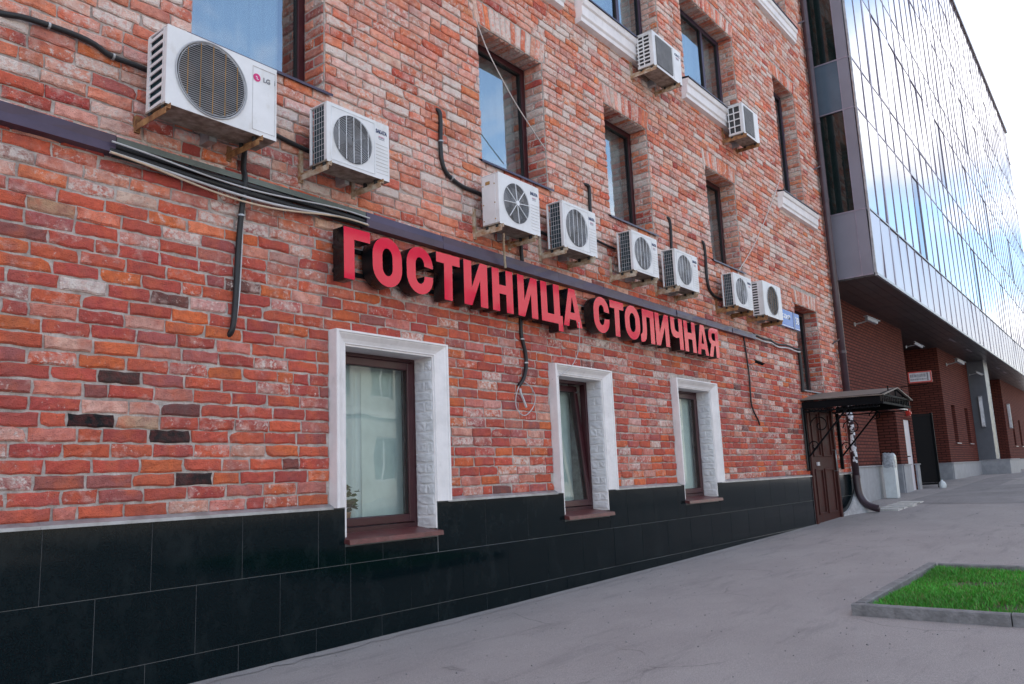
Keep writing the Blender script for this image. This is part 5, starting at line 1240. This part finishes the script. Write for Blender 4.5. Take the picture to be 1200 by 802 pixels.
tag(sko, 'small white sack on the ground at the foot of the black gate', 'sack')

# ------------------------------------------------------------------ kerbed grass bed
KX0, KX1, KY0, KY1, KH = 6.25, 8.75, -7.6, -2.66, .082
def kerbstone(a, b_, side, lab):
    z = gz((a[0]+b_[0])/2, (a[1]+b_[1])/2); d = Vector((b_[0]-a[0], b_[1]-a[1], 0)); L = d.length; d.normalize(); nrm = Vector((-d.y, d.x, 0))*side
    mb = MB(); n = 8; v = []; wd_ = .075
    for i in range(n+1):
        p = Vector((a[0], a[1], 0))+d*(L*i/n); k = rnd.uniform(-.004, .004); ch = rnd.choice((.006, .006, .008, .022 if rnd.random() < .4 else .008))
        zz0 = gz(p.x, p.y)
        for off, hz in ((0, -.10), (0+k*.5, KH-ch), (ch, KH+k*.4), (wd_-.006, KH+k*.4), (wd_, KH-.008), (wd_, -.10)):
            q = p+nrm*off; v.append((q.x, q.y, zz0+hz))
    f = []
    for i in range(n):
        for q in range(5): A = i*6+q; f.append((A, A+1, A+7, A+6) if side < 0 else (A, A+6, A+7, A+1))
    f += [(0, 1, 2, 3, 4, 5), tuple(6*n+q for q in (5, 4, 3, 2, 1, 0))]
    mb.add(v, f)
    o = mb.build('kerbstone', 'kerb_concrete'); tag(o, lab, 'kerbstone', 'kerbstones round the grass bed'); return o
g = .008; names = ['first kerbstone of the near edge, at the corner of the grass bed', 'kerbstone of the near edge second from the corner of the bed', 'kerbstone of the near edge third from the corner of the bed', 'kerbstone of the near edge fourth from the corner', 'kerbstone of the near edge fifth from the corner']
for i in range(5):
    y1_ = KY1-i*1.0; y0_ = max(KY0, y1_-1.0+g); kerbstone((KX0+(.012 if i == 1 else 0), y1_), (KX0+(.012 if i == 1 else 0), y0_), 1, names[i])
for i, lab in enumerate(('nearest kerbstone of the wall-side edge of the grass bed', 'middle kerbstone of the wall-side edge of the grass bed', 'farthest kerbstone of the wall-side edge of the grass bed')):
    x0_ = KX0+.10+i*.80; kerbstone((x0_, KY1), (min(x0_+.80-g, KX1), KY1), -1, lab)
for i in range(5): kerbstone((KX1, KY1-.1-i*1.0), (KX1, KY1-.1-i*1.0-1+g), -1, 'kerbstone of the far edge of the grass bed, number %s from the wall side' % ('one', 'two', 'three', 'four', 'five')[i])
b = MB(); b.add([(KX0+.05, KY0, gz(KX0, KY0)+.02), (KX1-.05, KY0, gz(KX1, KY0)+.02), (KX1-.05, KY1-.05, gz(KX1, KY1)+.025), (KX0+.05, KY1-.05, gz(KX0, KY1)+.025)], [(0, 1, 2, 3)])
tag(b.build('soil', 'soil'), kind='structure')
gb = MB(); random.seed(3)
for i in range(85000):
    x = rnd.uniform(KX0+.10, KX1-.10); y = KY1-.10-rnd.random()**1.25*(KY1-KY0-.2)
    bare = math.sin(x*5.1+y*2.3)+math.sin(x*2.2-y*4.7+1)+math.sin(x*9+y*7.5)*.6
    if bare > 1.45 and rnd.random() < .8: continue
    z = gz(x, y)+.026; hgt = rnd.uniform(.02, .048)*(1+.25*math.sin(x*3+y*2)); a = rnd.uniform(0, 6.28); wv = rnd.uniform(.0018, .0036); ln = rnd.uniform(.1, .9)*hgt
    dx, dy = math.cos(a), math.sin(a); la = rnd.uniform(0, 6.28); lx, ly = math.cos(la)*ln, math.sin(la)*ln
    k = rnd.uniform(.55, 1.25)*(1+.22*math.sin(x*4.1+1.3*y)*math.sin(y*3.3-x)); cc = (.065*k, .34*k, .025*k, 1) if rnd.random() < .88 else (.22*k, .19*k, .07*k, 1)
    gb.add([(x-dx*wv, y-dy*wv, z), (x+dx*wv, y+dy*wv, z), (x+dx*wv*.7+lx*.45, y+dy*wv*.7+ly*.45, z+hgt*.62), (x-dx*wv*.7+lx*.45, y-dy*wv*.7+ly*.45, z+hgt*.62), (x+lx, y+ly, z+hgt)], [(0, 1, 2, 3), (3, 2, 4)], cc)
tag(gb.build('grass', 'grass'), 'bright green mown grass inside the low kerb', 'grass', kind='stuff')
# grit and dead leaves on the asphalt
gr = MB()
for i in range(700):
    x = rnd.uniform(2, 16); y = -rnd.random()**1.3*6.5-.08
    if KX0-.05 < x < KX1+.05 and y < KY1+.05: continue
    z = gz(x, y)+.004; s_ = rnd.uniform(.002, .007)*(1 if rnd.random() < .95 else 1.6); t0 = rnd.uniform(0, 6.28)
    v = [(x+s_*math.cos(t0+k*1.257)*rnd.uniform(.6, 1.2), y+s_*math.sin(t0+k*1.257)*rnd.uniform(.6, 1.2), z-.004) for k in range(5)]+[(x+s_*.5*math.cos(t0+k*1.257), y+s_*.5*math.sin(t0+k*1.257), z+s_*.45) for k in range(5)]
    gr.add(v, [(k, (k+1) % 5, 5+(k+1) % 5, 5+k) for k in range(5)]+[(5, 6, 7, 8, 9)])
tag(gr.build('grit', 'kerb_concrete'), 'scattered grit and small stones on the asphalt', 'grit', kind='stuff')

# ------------------------------------------------------------------ plant behind the first window
pt = tag(empty('potted_plant', (4.02, .262, .80)), 'small leafy plant standing behind the glass of the leftmost lower window', 'plant')
b = MB(); b.tube([(0, 0, -.0), (0, 0, .09)], [.045, .06], 16); b.build('pot', 'pot', pt)
b = MB()
for k in range(7):
    a = rnd.uniform(0, 6.28); l_ = rnd.uniform(.06, .17); b.tube([(0, 0, .08), (l_*.4*math.cos(a), l_*.2*math.sin(a), .08+l_*.6), (l_*math.cos(a)*.7, l_*.3*math.sin(a), .08+l_*1.1)], .003, 5)
b.build('stem', 'leaf', pt)
b = MB()
for k in range(80):
    a = rnd.uniform(0, 6.28); rr = rnd.random()**.6*.14; c = Vector((rr*math.cos(a), rr*math.sin(a)*.45, .10+rnd.random()*.20*(1-rr*2))); s_ = rnd.uniform(.022, .042)
    q = Matrix.Rotation(rnd.uniform(0, 6.28), 3, 'Z') @ Matrix.Rotation(rnd.uniform(-1.2, 1.2), 3, 'X')
    b.add([c+q @ Vector(p)*s_ for p in ((-1, 0, 0), (-.4, -.55, .12), (.5, -.45, .1), (1.1, 0, -.1), (.5, .45, .1), (-.4, .55, .12))], [(0, 1, 2, 3), (0, 3, 4, 5)])
b.build('leaves', 'leaf', pt)

# ------------------------------------------------------------------ the far side of the street (seen in the windows, plinth and letters)
opb = tag(empty('plaster_building', (40, -27, 0)), 'cream plastered building across the street, seen only as a reflection', 'building'); oi = Matrix.Translation(-Vector(opb.location))
OX0, OX1, OY, OH = 6, 84, -24, 13.5
wins = [(OX0+2+i*3.0, OX0+3.4+i*3.0, z, z+1.9) for i in range(25) for z in (1.3, 5.2, 9.1)]
b = MB(); 
X = sorted({OX0, OX1, *[v for q in wins for v in q[:2]]}); Zs = sorted({-.3, OH, *[v for q in wins for v in q[2:4]]})
ws = {(round(q[0], 3), q[2]) for q in wins}
for a, b2 in zip(X, X[1:]):
    for c, d_ in zip(Zs, Zs[1:]):
        if (round(a, 3), c) in ws and b2-a < 1.5: continue
        b.add([(a, OY, c), (b2, OY, c), (b2, OY, d_), (a, OY, d_)], [(3, 2, 1, 0)])
b.add([(OX0, OY, -.3), (OX0, OY-10, -.3), (OX0, OY-10, OH), (OX0, OY, OH)], [(0, 1, 2, 3)]); b.add([(OX1, OY, -.3), (OX1, OY-10, -.3), (OX1, OY-10, OH), (OX1, OY, OH)], [(3, 2, 1, 0)])
b.add([(OX0, OY-10, -.3), (OX1, OY-10, -.3), (OX1, OY-10, OH), (OX0, OY-10, OH)], [(0, 1, 2, 3)])
o = b.build('wall', 'plaster', opb); o.matrix_parent_inverse = oi
b = MB(); b.box(OX0-.4, OX1+.4, OY-10.4, OY+.5, OH, OH+.35); b.box(OX0-.1, OX1+.1, OY-.02, OY+.18, 4.3, 4.6); o = b.build('cornice', 'plaster_white', opb); o.matrix_parent_inverse = oi
wsh = None
for q in wins:
    if wsh is None:
        b = MB(); frame(b, -.7, .7, -.95, .95, .08, -.22, -.14); b.box(-.03, .03, -.215, -.145, -.87, .87); w = b.build('window', 'print_white', opb)
        b = MB(); b.box(-.63, .63, -.20, -.19, -.88, .88); pg = b.build('pane', 'dark_glass', w)
        wsh = (w, pg)
    else:
        w = wsh[0].copy(); col.objects.link(w); pg = wsh[1].copy(); col.objects.link(pg); pg.parent = w
    w.parent = opb; w.matrix_parent_inverse = oi; w.location = ((q[0]+q[1])/2, OY, (q[2]+q[3])/2)

# ------------------------------------------------------------------ passer-by far off at the right edge
def person(loc, rz, label):
    root = empty('person', loc); root.rotation_euler = (0, 0, rz); tag(root, label, 'person')
    def skin(name, pts, edges, radii, m, rootv=0, sub=2):
        me = bpy.data.meshes.new(name); me.from_pydata(pts, edges, []); o = bpy.data.objects.new(name, me); col.objects.link(o); o.parent = root
        o.modifiers.new('skin', 'SKIN'); o.modifiers.new('sub', 'SUBSURF').levels = sub; o.modifiers['sub'].render_levels = sub
        sv = me.skin_vertices[0].data if me.skin_vertices else None
        for i, r in enumerate(radii): sv[i].radius = (r, r*.85)
        sv[rootv].use_root = True; me.materials.append(MATS[m]); return o
    try:
        b = bmesh.new(); b.free()
        P_ = [(0, 0, .92), (0, 0, 1.10), (0, 0, 1.32), (0, 0, 1.46), (0, -.01, 1.52), (.10, 0, .90), (.12, -.10, .50), (.12, -.04, .10), (.12, -.16, .05), (-.10, 0, .90), (-.11, .12, .50), (-.11, .26, .14), (-.11, .16, .05), (.17, 0, 1.40), (.25, .08, 1.15), (.26, .0, .92), (-.17, 0, 1.40), (-.25, -.06, 1.15), (-.24, -.18, .95)]
        E_ = [(0, 1), (1, 2), (2, 3), (3, 4), (0, 5), (5, 6), (6, 7), (7, 8), (0, 9), (9, 10), (10, 11), (11, 12), (3, 13), (13, 14), (14, 15), (3, 16), (16, 17), (17, 18)]
        Ra = [.15, .15, .17, .12, .055, .10, .075, .05, .05, .10, .075, .05, .05, .08, .055, .045, .08, .055, .045]
        me = bpy.data.meshes.new('body'); me.from_pydata(P_, E_, [])
        o = bpy.data.objects.new('body', me); col.objects.link(o); o.parent = root; me.materials.append(MATS['cloth_navy'])
        o.modifiers.new('skin', 'SKIN'); mm = o.modifiers.new('sub', 'SUBSURF'); mm.levels = mm.render_levels = 2
        if not me.skin_vertices:
            bm_ = bmesh.new(); bm_.from_mesh(me); bm_.verts.layers.skin.verify(); bm_.to_mesh(me); bm_.free()
        for i, r in enumerate(Ra): me.skin_vertices[0].data[i].radius = (r, r*.9)
        me.skin_vertices[0].data[0].use_root = True
    except Exception as ex: print('person skin failed', ex)
    b = MB(); v = []; n = 14; m = 9
    for i in range(m):
        t = math.pi*i/(m-1)
        for j in range(n): a = 2*math.pi*j/n; v.append((.078*math.sin(t)*math.cos(a), -.02+.095*math.sin(t)*math.sin(a), 1.64+.12*math.cos(t)))
    b.add(v, [(i*n+j, (i+1)*n+j, (i+1)*n+(j+1) % n, i*n+(j+1) % n) for i in range(m-1) for j in range(n)])
    b.tube([(0, -.11, 1.65), (0, -.135, 1.615), (0, -.11, 1.605)], [.008, .014, .008], 6); b.build('head', 'skin', root, smooth=True)
    b = MB(); v = []
    for i in range(6):
        t = math.pi*.62*i/5
        for j in range(n): a = 2*math.pi*j/n; v.append((.086*math.sin(t)*math.cos(a), .0+.098*math.sin(t)*math.sin(a), 1.655+.122*math.cos(t)))
    b.add(v, [(i*n+j, (i+1)*n+j, (i+1)*n+(j+1) % n, i*n+(j+1) % n) for i in range(5) for j in range(n)]); b.build('hair', 'hair', root, smooth=True)
    return root
person((43.5, -4.62, gz(43.5, -4.6)+.01), R_(80), 'distant person in dark navy clothes at the right edge of the pavement')
